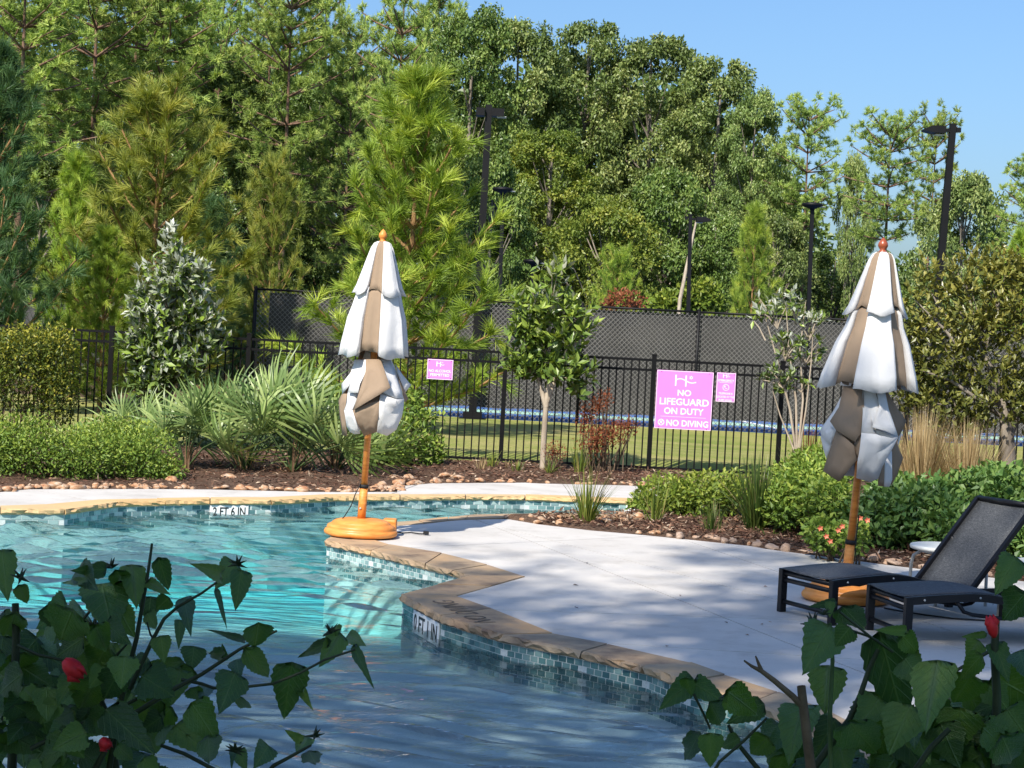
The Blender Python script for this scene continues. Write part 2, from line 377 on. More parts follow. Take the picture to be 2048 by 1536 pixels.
def m_lawn():
    t = NT('lawn_grass'); v = t.coord((1, .5, 1)); n = t.noise(v, .45, 5, .6); f = t.noise(t.coord((1, .4, 1)), 34, 5, .75)
    st = t.noise(t.coord((.12, 1.6, 1)), 1.0, 3)
    c = t.ramp(n, [(.3, (.22, .27, .06)), (.5, (.30, .32, .085)), (.62, (.40, .36, .13)), (.75, (.5, .38, .2))])
    c = t.mix(t.ramp(st, [(.4, (0, 0, 0)), (.65, (.65, .65, .65))]), c, (.45, .39, .16))
    c = t.mix(t.ramp(f, [(.35, (.8, .8, .8)), (.6, (0, 0, 0))]), c, t.mix(1.0, c, (.5, .58, .5), 'MULTIPLY'))
    t.bump(f, .8, .05); return t.set(c, .9, .1)
MAT['lawn'] = m_lawn()
MAT['near_lawn'] = m_simple('near_lawn', (.045, .14, .03), .9, .1, .35, 40, bump=.8)
MAT['forest_floor'] = m_simple('forest_floor', (.09, .06, .035), .95, .1, .4, 2, bump=.6)
MAT['court_blue'] = m_simple('court_blue', (.06, .13, .32), .8, .2, .08, 2)
MAT['court_green'] = m_simple('court_green', (.3, .48, .38), .8, .2, .08, 2)
MAT['line_paint'] = m_simple('line_paint', (.75, .77, .78), .7, .2, .05, 6)
def m_screen():
    t = NT('windscreen_fabric'); v = t.coord((.6, 1, 1)); n = t.noise(v, 1.3, 5, .6)
    c = t.ramp(n, [(.3, (.05, .05, .051)), (.7, (.085, .083, .08))]); t.bump(t.noise(t.coord((1, 1, .3)), 3.0, 4), .4, .04); return t.set(c, .8, .2)
MAT['screen'] = m_screen()
MAT['tan_ground'] = m_simple('tan_ground', (.5, .34, .18), .95, .1, .25, 3, bump=.5)
# ================================================================== SETTING
def xy(p): return (p.x, p.y)
def struct(o): return tag(o, kind='structure')
WATER_Z, STONE_T = -0.142, 0.044

# ---- pool coping lines: (pool-side pixel, deck-side pixel)
NEAR = [((1330,1029),(1330,1038)),((1160,1028),(1150,1036.5)),((1020,1028.7),(1008,1037)),((938,1030.8),(930,1039.5)),((897,1034.8),(895,1042.5)),
        ((835,1041),(848,1048)),((765,1046),(776,1053)),((668,1068),(742,1066)),((647,1081),(742,1079)),((741,1102.5),(778,1090)),
        ((850,1129),(884,1107)),((903,1142),(975,1130)),((937,1152),(1050,1154)),((796,1190),(910,1193.5)),((879,1234),(982,1219)),
        ((998,1271),(1105,1268.6)),((1162,1305),(1215,1289)),((1285,1333),(1382,1327)),((1369,1366),(1450,1351)),((1505,1405),(1556,1385)),
        ((1610,1452),(1660,1425)),((1790,1550),(1830,1515)),((1960,1680),(2010,1640))]
FAR = [((-330,1016),(-330,1010)),((-120,1018),(-120,1012)),((0,1019.5),(0,1013)),((132,1020.5),(90,1010)),((240,1005.5),(200,1000)),((420,1001),(420,996)),
       ((544,1002),(530,996)),((675,995),(647,990)),((800,994),(800,989)),((931,993),(931,988.5)),((1050,994),(1050,989.5)),((1256,1001.5),(1256,996.5)),((1330,1005),(1330,1000))]
nearP = [G(*a) for a, b in NEAR]; nearD = [G(*b) for a, b in NEAR]
farP = [G(*a) for a, b in FAR]; farD = [G(*b) for a, b in FAR]

# ---- terrain
def sheet(name, poly, z, mat):
    me = mesh_py(name, [(p[0], p[1], z) for p in poly], [tuple(range(len(poly)))]); return struct(ob(name, me, mat))
def smooth(t): t = np.clip(t, 0, 1); return t * t * (3 - 2 * t)
def grid(name, x0, x1, y0, y1, nx, ny, zf, mat):
    X, Y = np.meshgrid(np.linspace(x0, x1, nx), np.linspace(y0, y1, ny)); Z = zf(X, Y)
    V = np.stack([X, Y, Z], -1).reshape(-1, 3); i = np.arange(nx * ny).reshape(ny, nx)
    F = np.stack([i[:-1, :-1], i[:-1, 1:], i[1:, 1:], i[1:, :-1]], -1).reshape(-1, 4)
    return ob(name, mesh_np(name, V, F, smooth=True), mat)
def lawn_z(X, Y):
    return .13 * smooth((Y - 25.3) / 1.7) * (1 - smooth((Y - 28) / 5)) + .012 * np.sin(X * 1.3) * smooth((Y - 25.5) / 2) * (1 - smooth((Y - 33) / 3))
struct(grid('lawn', -60, 60, 25.15, 38.75, 200, 60, lawn_z, MAT['lawn']))
sheet('woodland_ground', [(-320, 38.7), (320, 38.7), (320, 700), (-320, 700)], -0.012, MAT['forest_floor'])
sheet('base_ground', [(-320, -120), (320, -120), (320, 39), (-320, 39)], -1.6, MAT['forest_floor'])
sheet('near_lawn', [(-90, -90), (90, -90), (90, 5.5), (2.6, 5.5), (2.6, 3.6), (-90, 3.6)], -0.02, MAT['near_lawn'])
# tennis court surfaces
sheet('tennis_court', [(-5.5, 38.72), (40, 38.72), (40, 62), (-5.5, 62)], 0.0, MAT['court_blue'])
sheet('court_border', [(-5.5, 41.6), (40, 41.6), (40, 43.2), (-5.5, 43.2)], 0.004, MAT['court_green'])
a, b = G(1476, 842), G(1600, 868)
sheet('court_line', [(a.x, a.y), (a.x + .08, a.y + .6), (b.x + .12, b.y), (b.x, b.y)], 0.008, MAT['line_paint'])

# ---- planting beds
def mulch_z(X, Y): return .02 + .03 * np.sin(X * 2.1 + Y) * np.cos(Y * 2.7 - X * .6) + .02 * np.sin(X * 5.3) * np.sin(Y * 6.1)
rear = [(-420, 996), (-200, 990), (0, 983), (61, 978.5), (287, 978), (420, 979), (630, 984), (794, 984), (797, 972.5), (866, 966.5), (1050, 965.3), (1080, 967), (1256, 971), (1297, 974), (1330, 985)]
rearW = [G(*p) for p in rear]
def strip(name, front, yback, mat, n=5):
    """bed between a front line and a straight back line, with a humpy surface"""
    V, F = [], []
    for i, p in enumerate(front):
        for k in range(n + 1):
            t = k / n; y = p.y + (yback - p.y) * t
            V.append((p.x, y, (-.01 if k == 0 else float(mulch_z(np.float64(p.x), np.float64(y))))))
    for i in range(len(front) - 1):
        for k in range(n): F.append((i * (n + 1) + k, (i + 1) * (n + 1) + k, (i + 1) * (n + 1) + k + 1, i * (n + 1) + k + 1))
    return struct(ob(name, mesh_py(name, V, F, True), mat))
def densify(pts, step=.25):
    out = []
    for a, b in zip(pts[:-1], pts[1:]):
        n = max(1, int((b - a).length / step))
        out += [a + (b - a) * (i / n) for i in range(n)]
    return out + [pts[-1]]
far_bed = strip('far_bed', densify(rearW), 25.3, MAT['mulch'], 12)
edge = [(1015, 1038.2), (1080, 1049), (1182, 1061), (1285, 1070), (1367, 1078.3), (1500, 1092), (1533, 1098), (1684, 1118), (1791, 1132), (1855, 1140), (2048, 1163), (2300, 1195)]
edgeW = [G(*p) for p in edge]
bed_back = densify([nearD[2], nearD[1], nearD[0], Vector((G(1330, 985).x, 21.6, 0)), Vector((G(1330, 985).x, 25.3, 0))], .3)
bm = bmesh.new()
poly = [xy(p) for p in edgeW] + [(9.5, 25.3)] + [xy(p) for p in reversed(bed_back)]
f = bm.faces.new([bm.verts.new((p[0], p[1], 0.0)) for p in poly]); bm.normal_update(); bmesh.ops.triangulate(bm, faces=[f])
bmesh.ops.subdivide_edges(bm, edges=bm.edges, cuts=5, use_grid_fill=True)
lo = {v for v in bm.verts if v.is_boundary}
for v in bm.verts: v.co.z = -.008 if v in lo else float(mulch_z(np.float64(v.co.x), np.float64(v.co.y)))
me = bpy.data.meshes.new('near_bed'); bm.to_mesh(me); bm.free(); me.polygons.foreach_set('use_smooth', [True] * len(me.polygons))
near_bed = struct(ob('near_bed', me, MAT['mulch']))

# ---- concrete decks, cut into slabs along the control joints
def slabs(name, poly, cuts, thick=.09):
    root = struct(thing(name, None, None)); bm = bmesh.new()
    f = bm.faces.new([bm.verts.new((p[0], p[1], 0)) for p in poly]); bm.normal_update()
    if f.normal.z < 0: f.normal_flip()
    bmesh.ops.triangulate(bm, faces=[f]); P = []
    for a, b in cuts:
        a, b = Vector((a.x, a.y, 0)), Vector((b.x, b.y, 0)); n = (b - a).cross(Vector((0, 0, 1))).normalized(); P.append((a, n))
        for s in (-.006, .006):
            bmesh.ops.bisect_plane(bm, geom=bm.verts[:] + bm.edges[:] + bm.faces[:], plane_co=a + n * s, plane_no=n)
    groups = {}
    for f in bm.faces:
        c = f.calc_center_median(); d = [(c - a).dot(n) for a, n in P]
        if any(abs(x) < .006 for x in d): continue
        groups.setdefault(tuple(x > 0 for x in d), []).append([v.co.copy() for v in f.verts])
    bm.free()
    for k, fs in groups.items():
        b2 = bmesh.new()
        for f in fs: b2.faces.new([b2.verts.new(v) for v in f])
        bmesh.ops.remove_doubles(b2, verts=b2.verts, dist=.0005)
        top = b2.faces[:]; ex = bmesh.ops.extrude_face_region(b2, geom=top)
        for v in ex['geom']:
            if isinstance(v, bmesh.types.BMVert): v.co.z -= thick
        bmesh.ops.recalc_face_normals(b2, faces=b2.faces)
        me = bpy.data.meshes.new('slab'); b2.to_mesh(me); b2.free(); ob('slab', me, MAT['concrete'], root)
    sub = [(p[0], p[1]) for p in poly]
    o = ob('subbase', mesh_py('subbase', [(p[0], p[1], -.03) for p in sub], [tuple(range(len(sub)))]), MAT['rubber'], root)
    return root
dk = [nearD[6], nearD[5], nearD[4], nearD[3]] + edgeW + [Vector((8.5, 5.5, 0)), Vector((2.62, 5.5, 0))] + [nearD[i] for i in range(21, 6, -1)]
slabs('pool_deck', [xy(p) for p in dk], [(G(1096, 1096), G(1500, 1256)), (G(982, 1219), G(1250, 1228)), (G(1255, 1289), G(1500, 1304.6)), (G(1364, 1078), G(1500, 1124.5)), (G(800, 1096), G(1100, 1082)), (G(1650, 1225), G(2048, 1330))])
fd = farD[1:] + list(reversed(rearW[1:]))
slabs('far_deck', [xy(p) for p in fd], [(G(61, 978), G(175, 1000)), (G(794, 984), G(780, 989)), (G(1180, 970), G(1215, 996))])

# ---- coping: one rough flagstone per piece
def coping(name, P, D, mat, step, rng):
    root = struct(thing(name, None, None))
    for i in range(len(P) - 1):
        L = ((P[i + 1] - P[i]).length + (D[i + 1] - D[i]).length) / 2; n = max(1, round(L / step))
        for k in range(n):
            t0, t1 = k / n, (k + 1) / n
            g = .006 / max(L, .1)
            t0 += g if k > 0 or i > 0 else 0; t1 -= g
            a0, a1 = P[i].lerp(P[i + 1], t0), P[i].lerp(P[i + 1], t1); b0, b1 = D[i].lerp(D[i + 1], t0), D[i].lerp(D[i + 1], t1)
            m = max(2, int((a1 - a0).length / .045)); V, F = [], []
            top = .006 + rng.uniform(-.003, .004)
            for q in range(m + 1):
                u = q / m; pa, pb = a0.lerp(a1, u), b0.lerp(b1, u); nv = (pa - pb); nv = nv.normalized() if nv.length > 1e-6 else Vector((0, 0, 0))
                j = rng.uniform(-.022, .014); j2 = rng.uniform(-.024, .012)
                V += [(pb.x, pb.y, top), (*(pa - nv * .02).xy, top), (*(pa + nv * (j - .004)).xy, top - .012 + rng.uniform(-.003, .003)),
                      (*(pa + nv * (j2 + .004)).xy, -.028 + rng.uniform(-.006, .006)), (*(pa - nv * (.014 + rng.uniform(0, .012))).xy, -STONE_T), (pb.x, pb.y, -STONE_T)]
            for q in range(m):
                for e in range(6): F.append((q * 6 + e, q * 6 + (e + 1) % 6, q * 6 + 6 + (e + 1) % 6, q * 6 + 6 + e))
            F += [tuple(range(5, -1, -1)), tuple(m * 6 + e for e in range(6))]
            me = recalc(mesh_py('stone', V, F)); ob('stone', me, mat, root)
    return root
rg = np.random.default_rng(3)
near_coping = coping('pool_coping', nearP, nearD, MAT['coping_stone'], .62, rg)
far_coping = coping('far_coping', farP, farD, MAT['coping_far'], .7, rg)

# ---- pool walls with glass tiles
def wall_line(P, D, inset):
    out = []
    for a, b in zip(P, D):
        n = (b - a); n = n.normalized() if n.length > 1e-6 else Vector((0, 0, 0)); out.append(Vector((a.x + n.x * inset, a.y + n.y * inset, 0)))
    return out
pool = struct(thing('pool_wall', None, None))
def wall_back(W):
    V, F = [], []
    for p in W: V += [(p.x, p.y, -STONE_T + .004), (p.x, p.y, -1.5)]
    for i in range(len(W) - 1): F.append((2 * i, 2 * i + 1, 2 * i + 3, 2 * i + 2))
    return ob('wall_face', mesh_py('wall_face', V, F), MAT['plaster'], pool)
nW, fW = wall_line(nearP, nearD, .035), wall_line(farP, farD, .03)
wall_back(nW); wall_back(fW)
TW, TH, GAP = .058, .037, .0045
bmt = bmesh.new(); bmesh.ops.create_cube(bmt, size=1)
for v in bmt.verts: v.co = Vector((v.co.x * (TW - GAP), v.co.y * .006, v.co.z * (TH - GAP)))
tile_me = bpy.data.meshes.new('tile'); bmt.to_mesh(tile_me); bmt.free(); tile_me.materials.append(MAT['tile'])
def spots(a, b, rows, w, h):
    d = (b - a); L = d.length; d = d / L; n = int(L / w); w2 = L / max(n, 1); ang = math.atan2(d.y, d.x)
    for r in range(rows):
        off = w2 / 2 if r % 2 else 0
        for k in range(n):
            x = (k + .5) * w2 + off
            if x > L - w2 * .3: continue
            yield a + d * x + Vector((0, 0, -STONE_T - .004 - (r + .5) * h)), ang, w2
cnt = 0; joined = []
SIGN_SPAN = []
for i in range(8, len(nW) - 1):
    for p, ang, w2 in spots(nW[i], nW[i + 1], 6, TW, TH):
        row_low = p.z < -.215
        if 13 <= i <= 18 and not row_low and cnt < 292 and abs(p.x) < 4:
            o = bpy.data.objects.new('tile', tile_me); link(o, pool); o.location = p; o.rotation_euler = (0, 0, ang); cnt += 1
        else: joined.append((p, ang, TW, TH))
for i in range(0, 8):
    for s in spots(nW[i], nW[i + 1], 5, .075, .045): joined.append((s[0], s[1], .075, .045))
for i in range(1, len(fW) - 1):
    for s in spots(fW[i], fW[i + 1], 5, .095, .045): joined.append((s[0], s[1], .095, .045))
V = np.zeros((len(joined) * 8, 3)); F = np.zeros((len(joined) * 6, 4), int); R = np.zeros(len(joined) * 8); q = 0
cube = np.array([(x, y, z) for x in (-.5, .5) for y in (-.5, .5) for z in (-.5, .5)]); cf = np.array([(0, 1, 3, 2), (4, 6, 7, 5), (0, 4, 5, 1), (2, 3, 7, 6), (0, 2, 6, 4), (1, 5, 7, 3)])
for p, ang, w, h in joined:
    c = cube * (w - .006, .006, h - .006); x = c[:, 0] * math.cos(ang) - c[:, 1] * math.sin(ang); y = c[:, 0] * math.sin(ang) + c[:, 1] * math.cos(ang)
    V[q * 8:q * 8 + 8] = np.stack([x + p.x, y + p.y, c[:, 2] + p.z], -1); F[q * 6:q * 6 + 6] = cf + q * 8; R[q * 8:q * 8 + 8] = RNG.random(); q += 1
tag(ob('tile_band', mesh_np('tile_band', V, F, R), MAT['tile_joined'], pool), kind='stuff')

# depth markers: white plaques with black figures
def text_mesh(body, bold=.0, extrude=.0008):
    cu = bpy.data.curves.new('text', 'FONT'); cu.body = body; cu.offset = bold; cu.extrude = extrude; cu.resolution_u = 3
    o = bpy.data.objects.new('text', cu); COL.objects.link(o)
    dg = bpy.context.evaluated_depsgraph_get(); me = bpy.data.meshes.new_from_object(o.evaluated_get(dg)); bpy.data.objects.remove(o); bpy.data.curves.remove(cu)
    return me
def fit_text(body, w, h, bold=.0):
    """text mesh centred on 0, reading along +x, up +z, facing -y"""
    me = text_mesh(body, bold); v = np.zeros(len(me.vertices) * 3); me.vertices.foreach_get('co', v); v = v.reshape(-1, 3)
    lo, hi = v.min(0), v.max(0); s = (w / (hi[0] - lo[0]), h / (hi[1] - lo[1]))
    out = np.stack([(v[:, 0] - (lo[0] + hi[0]) / 2) * s[0], -v[:, 2], (v[:, 1] - (lo[1] + hi[1]) / 2) * s[1]], -1)
    me.vertices.foreach_set('co', out.ravel()); me.update(); return me
def plaque(a, b, z0, z1, body, label, tw=.86, th=.8):
    """marker on the wall between two points, readable from the pool"""
    d = (b - a); L = d.length; ang = math.atan2(d.y, d.x); c = (a + b) / 2
    nrm = Vector((math.sin(ang), -math.cos(ang), 0))
    t = thing('depth_marker', label, 'marker', Vector((c.x, c.y, (z0 + z1) / 2)) + nrm * .009, ang)
    m = MB(); m.box((0, 0, 0), (L, .01, z1 - z0)); bevel(m.build('plate', MAT['sign_white'], t), .002)
    me = fit_text(body, L * tw, (z1 - z0) * th, .012); o = ob('lettering', me, MAT['ink'], t, (0, -.0065, 0))
    return t
def on_wall(W, i, px, py):                     # point of wall segment i under an image column
    a, b = W[i], W[i + 1]; best = min((k / 400 for k in range(401)), key=lambda u: abs(proj(a.lerp(b, u) + Vector((0, 0, -.1)))[0] - px)); return a.lerp(b, best)
def proj(p):
    v = p - CAM; z = v.dot(_f); return CX + FPX * v.dot(_R) / z, CY - FPX * v.dot(_U) / z
plaque(on_wall(fW, 5, 414, 1020), on_wall(fW, 5, 496, 1020), -.172, -.05, '2 FT 6 IN', 'white depth tile with black figures 2 FT 6 IN on the far pool wall', .84, .72)
plaque(on_wall(nW, 13, 830, 1240), on_wall(nW, 13, 881, 1260), -.20, -.05, '0 FT 1 IN', 'white depth tile with black figures 0 FT 1 IN on the near pool wall', .9, .72)
plaque(on_wall(fW, 10, 1252, 1010), on_wall(fW, 11, 1300, 1012), -.17, -.05, '2 FT', 'white depth tile half hidden behind the low bush, far pool wall', .8, .7)
# worn lettering on the coping, read from the deck
cc = G(925, 1222, .012); dd = (nearP[14] - nearP[13]).normalized(); ang = math.atan2(dd.y, dd.x) + PI
me = fit_text('NO DIVING', .86, .15, -.014); v = np.zeros(len(me.vertices) * 3); me.vertices.foreach_get('co', v); v = v.reshape(-1, 3)
me.vertices.foreach_set('co', np.stack([v[:, 0], v[:, 2], -v[:, 1] * .5], -1).ravel()); me.update()
o = ob('lettering', me, MAT['ink_worn'], near_coping, (cc.x, cc.y, .0125)); o.rotation_euler = (0, 0, ang)

# ---- pool floor and water
def floor_z(X, Y): return -.25 - .68 * smooth((Y - 9.8 + .18 * (X + 1)) / 8.0)
struct(grid('pool_floor', -16, 6, 3.4, 21.2, 40, 60, floor_z, MAT['plaster']))
m = MB(); m.box((-6, 5.4, -.75), (24, .2, 1.48)); struct(m.build('pool_end_wall', MAT['grout']))
waves = []
wr = np.random.default_rng(8)
for lam in (.5, .42, .36, .31, .27, .24, .21, .19, .17):
    for _ in range(2):
        th = PI / 2 + .12 + wr.normal(0, .32); k = 2 * PI / lam; waves.append((k * math.cos(th), k * math.sin(th), wr.uniform(0, 2 * PI), .036 * lam ** 1.0))
def water_z(X, Y):
    X2 = X + .25 * np.sin(Y * .9 + .3 * X) + .12 * np.sin(2.3 * X + 1.1 * Y); Y2 = Y + .2 * np.sin(X * 1.1) + .1 * np.sin(2.7 * X - 1.3 * Y)
    Z = np.zeros_like(X)
    for kx, ky, ph, am in waves: Z += am * np.sin(kx * X2 + ky * Y2 + ph)
    return WATER_Z + Z * (.5 + .35 * np.sin(X * .8 + Y * .5) * np.sin(Y * .7))
def water_body():
    x0, x1, y0, y1, nx, ny = -9, 4.6, 5.5, 20.9, 400, 640
    X, Y = np.meshgrid(np.linspace(x0, x1, nx), np.linspace(y0, y1, ny)); V = np.stack([X, Y, water_z(X, Y)], -1).reshape(-1, 3); i = np.arange(nx * ny).reshape(ny, nx)
    F = np.stack([i[:-1, :-1], i[:-1, 1:], i[1:, 1:], i[1:, :-1]], -1).reshape(-1, 4)
    rim = np.concatenate([i[0, :-1], i[:-1, -1], i[-1, :0:-1], i[:0:-1, 0]]); low = V[rim].copy(); low[:, 2] = -1.2; n0 = len(V); m = len(rim); k = np.arange(m); k2 = (k + 1) % m
    side = np.stack([rim[k2], rim[k], n0 + k, n0 + k2], -1); V = np.concatenate([V, low, [[(x0 + x1) / 2, (y0 + y1) / 2, -1.2]]]); c = len(V) - 1
    bot = np.stack([n0 + k2, n0 + k, np.full(m, c), np.full(m, c)], -1)[:, [0, 1, 2]]
    me = mesh_np('pool_water', V, np.concatenate([F, side]), smooth=True)
    bm = bmesh.new(); bm.from_mesh(me); bm.verts.ensure_lookup_table()
    for t in bot: bm.faces.new([bm.verts[int(q)] for q in t])
    bm.to_mesh(me); bm.free(); return me
water = struct(ob('pool_water', water_body(), MAT['water']))
# ================================================================== FENCES, POLES, SIGNS
FY = 25.2
def boxpart(name, c, d, mat, parent): m = MB(); m.box(c, d); return m.build(name, mat, parent)
def shared(name, me, parent, loc, rz=0.0, sc=None):
    o = bpy.data.objects.new(name, me); link(o, parent); o.location = loc; o.rotation_euler = (0, 0, rz)
    if sc: o.scale = sc
    return o
fence = thing('pool_fence', 'black metal picket fence with double top rail running behind the planting beds', 'fence', (0, FY, 0))
px_posts = [(-36, 650), (220, 655), (494, 670), (738, 690), (1007, 706), (1303, 722), (1560, 735), (1812, 750), (2005, 757), (2260, 770)]
posts = [A(x, y + 100, FY).x for x, y in px_posts]
mb = MB(); mb.box((0, 0, 0), (.062, .062, 1.66)); mb.box((0, 0, .84), (.07, .07, .022)); post_me = mb.mesh('post'); post_me.materials.append(MAT['black_metal'])
mb = MB(); mb.box((0, 0, 0), (.019, .019, 1.5)); pick_me = mb.mesh('picket'); pick_me.materials.append(MAT['black_metal'])
for x in posts: shared('post', post_me, fence, (x, 0, .80))
for xa, xb in zip(posts[:-1], posts[1:]):
    for z in (1.565, 1.425, .06): boxpart('rail', ((xa + xb) / 2, 0, z), (xb - xa - .06, .032, .034), MAT['black_metal'], fence)
    n = max(2, round((xb - xa) / .104)); st = (xb - xa) / n
    for k in range(1, n): shared('picket', pick_me, fence, (xa + k * st, 0, .81))

TY = 38.6
court = thing('tennis_fence', 'tall black chain link tennis court fence hung with grey windscreen', 'fence', (0, TY, 0))
TX = [505, 728, 948, 1160, 1393, 1612, 1840, 2070, 2300]
TZ = 2.52
tposts = [A(x, 720, TY).x for x in TX]
for x in tposts:
    m = MB(); m.tube([(x, 0, -.05), (x, 0, TZ + .04)], .04, 10); m.tube([(x, 0, TZ + .04), (x, 0, TZ + .07)], [.045, .012], 10); m.build('post', MAT['pole_metal'], court)
for xa, xb in zip(tposts[:-1], tposts[1:]):
    m = MB(); m.tube([(xa, 0, TZ), (xb, 0, TZ)], .026, 8); m.build('rail', MAT['pole_metal'], court)
def screen_panel(x0, x1, zlo, zhi, y):
    nx = max(4, int((x1 - x0) / .18)); nz = 10; V = []; F = []
    for i in range(nx + 1):
        for k in range(nz + 1):
            u, w = i / nx, k / nz; x = x0 + (x1 - x0) * u; z = zlo + (zhi - zlo) * w
            V.append((x, y + .025 * math.sin(x * 3.1 + z) * math.sin(w * PI) + .012 * math.sin(x * 9 + z * 4) * math.sin(w * PI), z + .012 * math.sin(x * 5) * (1 - w)))
    for i in range(nx):
        for k in range(nz): F.append((i * (nz + 1) + k, (i + 1) * (nz + 1) + k, (i + 1) * (nz + 1) + k + 1, i * (nz + 1) + k + 1))
    return mesh_py('windscreen', V, F, True)
first = True
for xa, xb in zip(tposts[:-1], tposts[1:]):
    o = ob('windscreen', screen_panel(xa + (.30 if first else .03), xb - .03, .24, TZ - .06, .07), MAT['screen'], court); first = False
def chain(x0, x1, z0, z1, y, pitch, w=.0055):
    segs = []
    H = z1 - z0; s = pitch
    for dirn in (1, -1):
        x = x0 - H if dirn == 1 else x0
        while x < (x1 if dirn == 1 else x1 + H):
            pa, pb = (x, z0), (x + dirn * H, z1)
            t0, t1 = 0, 1
            if dirn == 1: t0, t1 = max(0, (x0 - x) / H), min(1, (x1 - x) / H)
            else: t0, t1 = max(0, (x - x1) / H), min(1, (x - x0) / H)
            if t1 - t0 > .02: segs.append(((x + dirn * H * t0, z0 + H * t0), (x + dirn * H * t1, z0 + H * t1), dirn))
            x += s
    V = []; F = []
    for (ax, az), (bx, bz), d in segs:
        nx, nz = -d * .7071 * w, .7071 * w; yy = y + d * .003; n = len(V)
        for (px, pz) in ((ax, az), (bx, bz)):
            V += [(px + nx, yy, pz + nz), (px, yy - w, pz), (px - nx, yy, pz - nz), (px, yy + w, pz)]
        for k in range(4): F.append((n + k, n + (k + 1) % 4, n + 4 + (k + 1) % 4, n + 4 + k))
    return mesh_np('chain_mesh', np.array(V), np.array(F))
tag(ob('chain_mesh', chain(tposts[0] + .04, tposts[-1], .03, TZ - .03, -.02, .105), MAT['chain'], court), kind='stuff')
# farther length of the court fence, glimpsed behind the left pines
court2 = thing('tennis_fence', 'distant stretch of dark screened court fence glimpsed behind the left pines', 'fence', (0, 52, 0))
xa, xb = A(-60, 720, 52).x, A(470, 720, 52).x
for k in range(4):
    x0 = xa + (xb - xa) * k / 3; m = MB(); m.tube([(x0, 0, -.05), (x0, 0, 2.5)], .04, 8); m.build('post', MAT['pole_metal'], court2)
m = MB(); m.tube([(xa, 0, 2.47), (xb, 0, 2.47)], .026, 8); m.build('rail', MAT['pole_metal'], court2)
ob('windscreen', screen_panel(xa, xb, .25, 2.4, .05), MAT['screen'], court2)

# ---- court lights
def light_pole(px_top, py_top, Y, facing, label, w=.16, head='box', foot=None):
    top = A(px_top, py_top, Y); base = A(foot, 830, Y) if foot else top
    bx = base.x if foot else top.x - .0
    t = thing('light_pole', label, 'light pole', (bx, Y, 0), 0, 'lights around the tennis court')
    H = top.z
    m = MB(); m.tube([(0, 0, 0), (0, 0, H * .5), (top.x - bx, 0, H)], [w * .62, w * .56, w * .5], 4, False); m.build('pole', MAT['pole_metal'], t)
    m = MB(); m.box((0, 0, .07), (w * 2.1, w * 2.1, .14)); m.box((0, 0, -.03), (w * 3, w * 3, .08)); m.build('base_plate', MAT['pole_metal'], t)
    dx = top.x - bx
    m = MB()
    if head == 'side':
        s = facing
        m.box((dx + s * .12, 0, H - .12), (.16, .1, .06))
        pr = [(.18, -.05), (.18, -.2), (.42, -.2), (.62, -.16), (.62, -.12), (.45, -.05)]
        V = [(dx + s * x, -.19, H + z) for x, z in pr] + [(dx + s * x, .19, H + z) for x, z in pr]; n = len(pr)
        m.add(V, [tuple(range(n)), tuple(range(2 * n - 1, n - 1, -1))] + [(i, n + i, n + (i + 1) % n, (i + 1) % n) for i in range(n)])
        m.box((dx, 0, H + .01), (.13, .13, .03)); m.box((dx - s * .12, 0, H - .1), (.1, .08, .1))
    elif head == 'box':
        for s in (-1, 1):
            m.box((dx + s * (.2 if s == facing else .17), 0, H - .14), (.26 if s == facing else .18, .34, .16))
        m.box((dx, 0, H + .0), (.12, .12, .05))
    else:
        m.lathe([(.05, -.22), (.09, -.16), (.3, -.08), (.32, -.05), (.3, 0), (.1, .03)], 16, (dx, 0, H))
    o = m.build('lamp_head', MAT['pole_metal'], t); recalc(o.data)
    m = MB(); m.box((dx + facing * .28, 0, H - (.225 if head != 'top' else .09)), (.2, .26, .012)); m.build('lens', MAT['grey_metal'], t)
    return t
light_pole(978, 212, 38.3, 1, 'nearest tall black light pole with boxy twin heads, left of the small bare-trunked tree', .19, 'box', 945)
light_pole(1906, 250, 38.2, -1, 'tall black light pole at the right with one flat head reaching left', .18, 'side', 1862)
light_pole(1006, 376, 54, 1, 'black light pole just right of the tallest young pine, flat head on top', .15, 'top', 987)
light_pole(1625, 407, 54, 1, 'slim black light pole with flat head beside the lime green young pine', .15, 'top', 1605)
light_pole(1381, 430, 55, 1, 'slim black light pole with side head in front of a pale slanting trunk', .15, 'side', 1365)
light_pole(1066, 520, 58, 1, 'farthest short light pole peeking above the bare-trunked magnolia', .2, 'top', 1058)

# ---- signs on the pool fence
def emblem(w, h, th=.012):
    """tall H whose crossbar is a wave running out to the right under a small star"""
    m = MB(); y = -.001
    m.box((-.42 * w, y, 0), (th, .002, h)); m.box((.04 * w, y, -.02 * h), (th, .002, h))
    pts = [(-.42 + .92 * u, .03 + .16 * math.sin(u * 2 * PI * .95 + .05) * (1 - .25 * u) - .1 * u) for u in [i / 14 for i in range(15)]]
    for (x0, z0), (x1, z1) in zip(pts[:-1], pts[1:]):
        a, b = Vector((x0 * w, y, z0 * h)), Vector((x1 * w, y, z1 * h)); d = b - a; ang = math.atan2(d.z, d.x)
        m.box((a + b) / 2, (d.length * 1.12, .0016, th * .8), Matrix.Rotation(-ang, 3, 'Y'))
    for k in range(3): m.box((.27 * w, y, .3 * h), (.17 * w, .0018, th * .55), Matrix.Rotation(k * PI / 3 + .5, 3, 'Y'))
    return m.mesh('emblem')
def ring(r, th, n=24, y=-.001):
    m = MB()
    V = []; F = []
    for k in range(n):
        a = 2 * PI * k / n
        for rr in (r - th, r): V.append((rr * math.cos(a), y - .0008, rr * math.sin(a)))
    for k in range(n): F.append((2 * k, 2 * k + 1, 2 * ((k + 1) % n) + 1, 2 * ((k + 1) % n)))
    m.add(V, F); return m
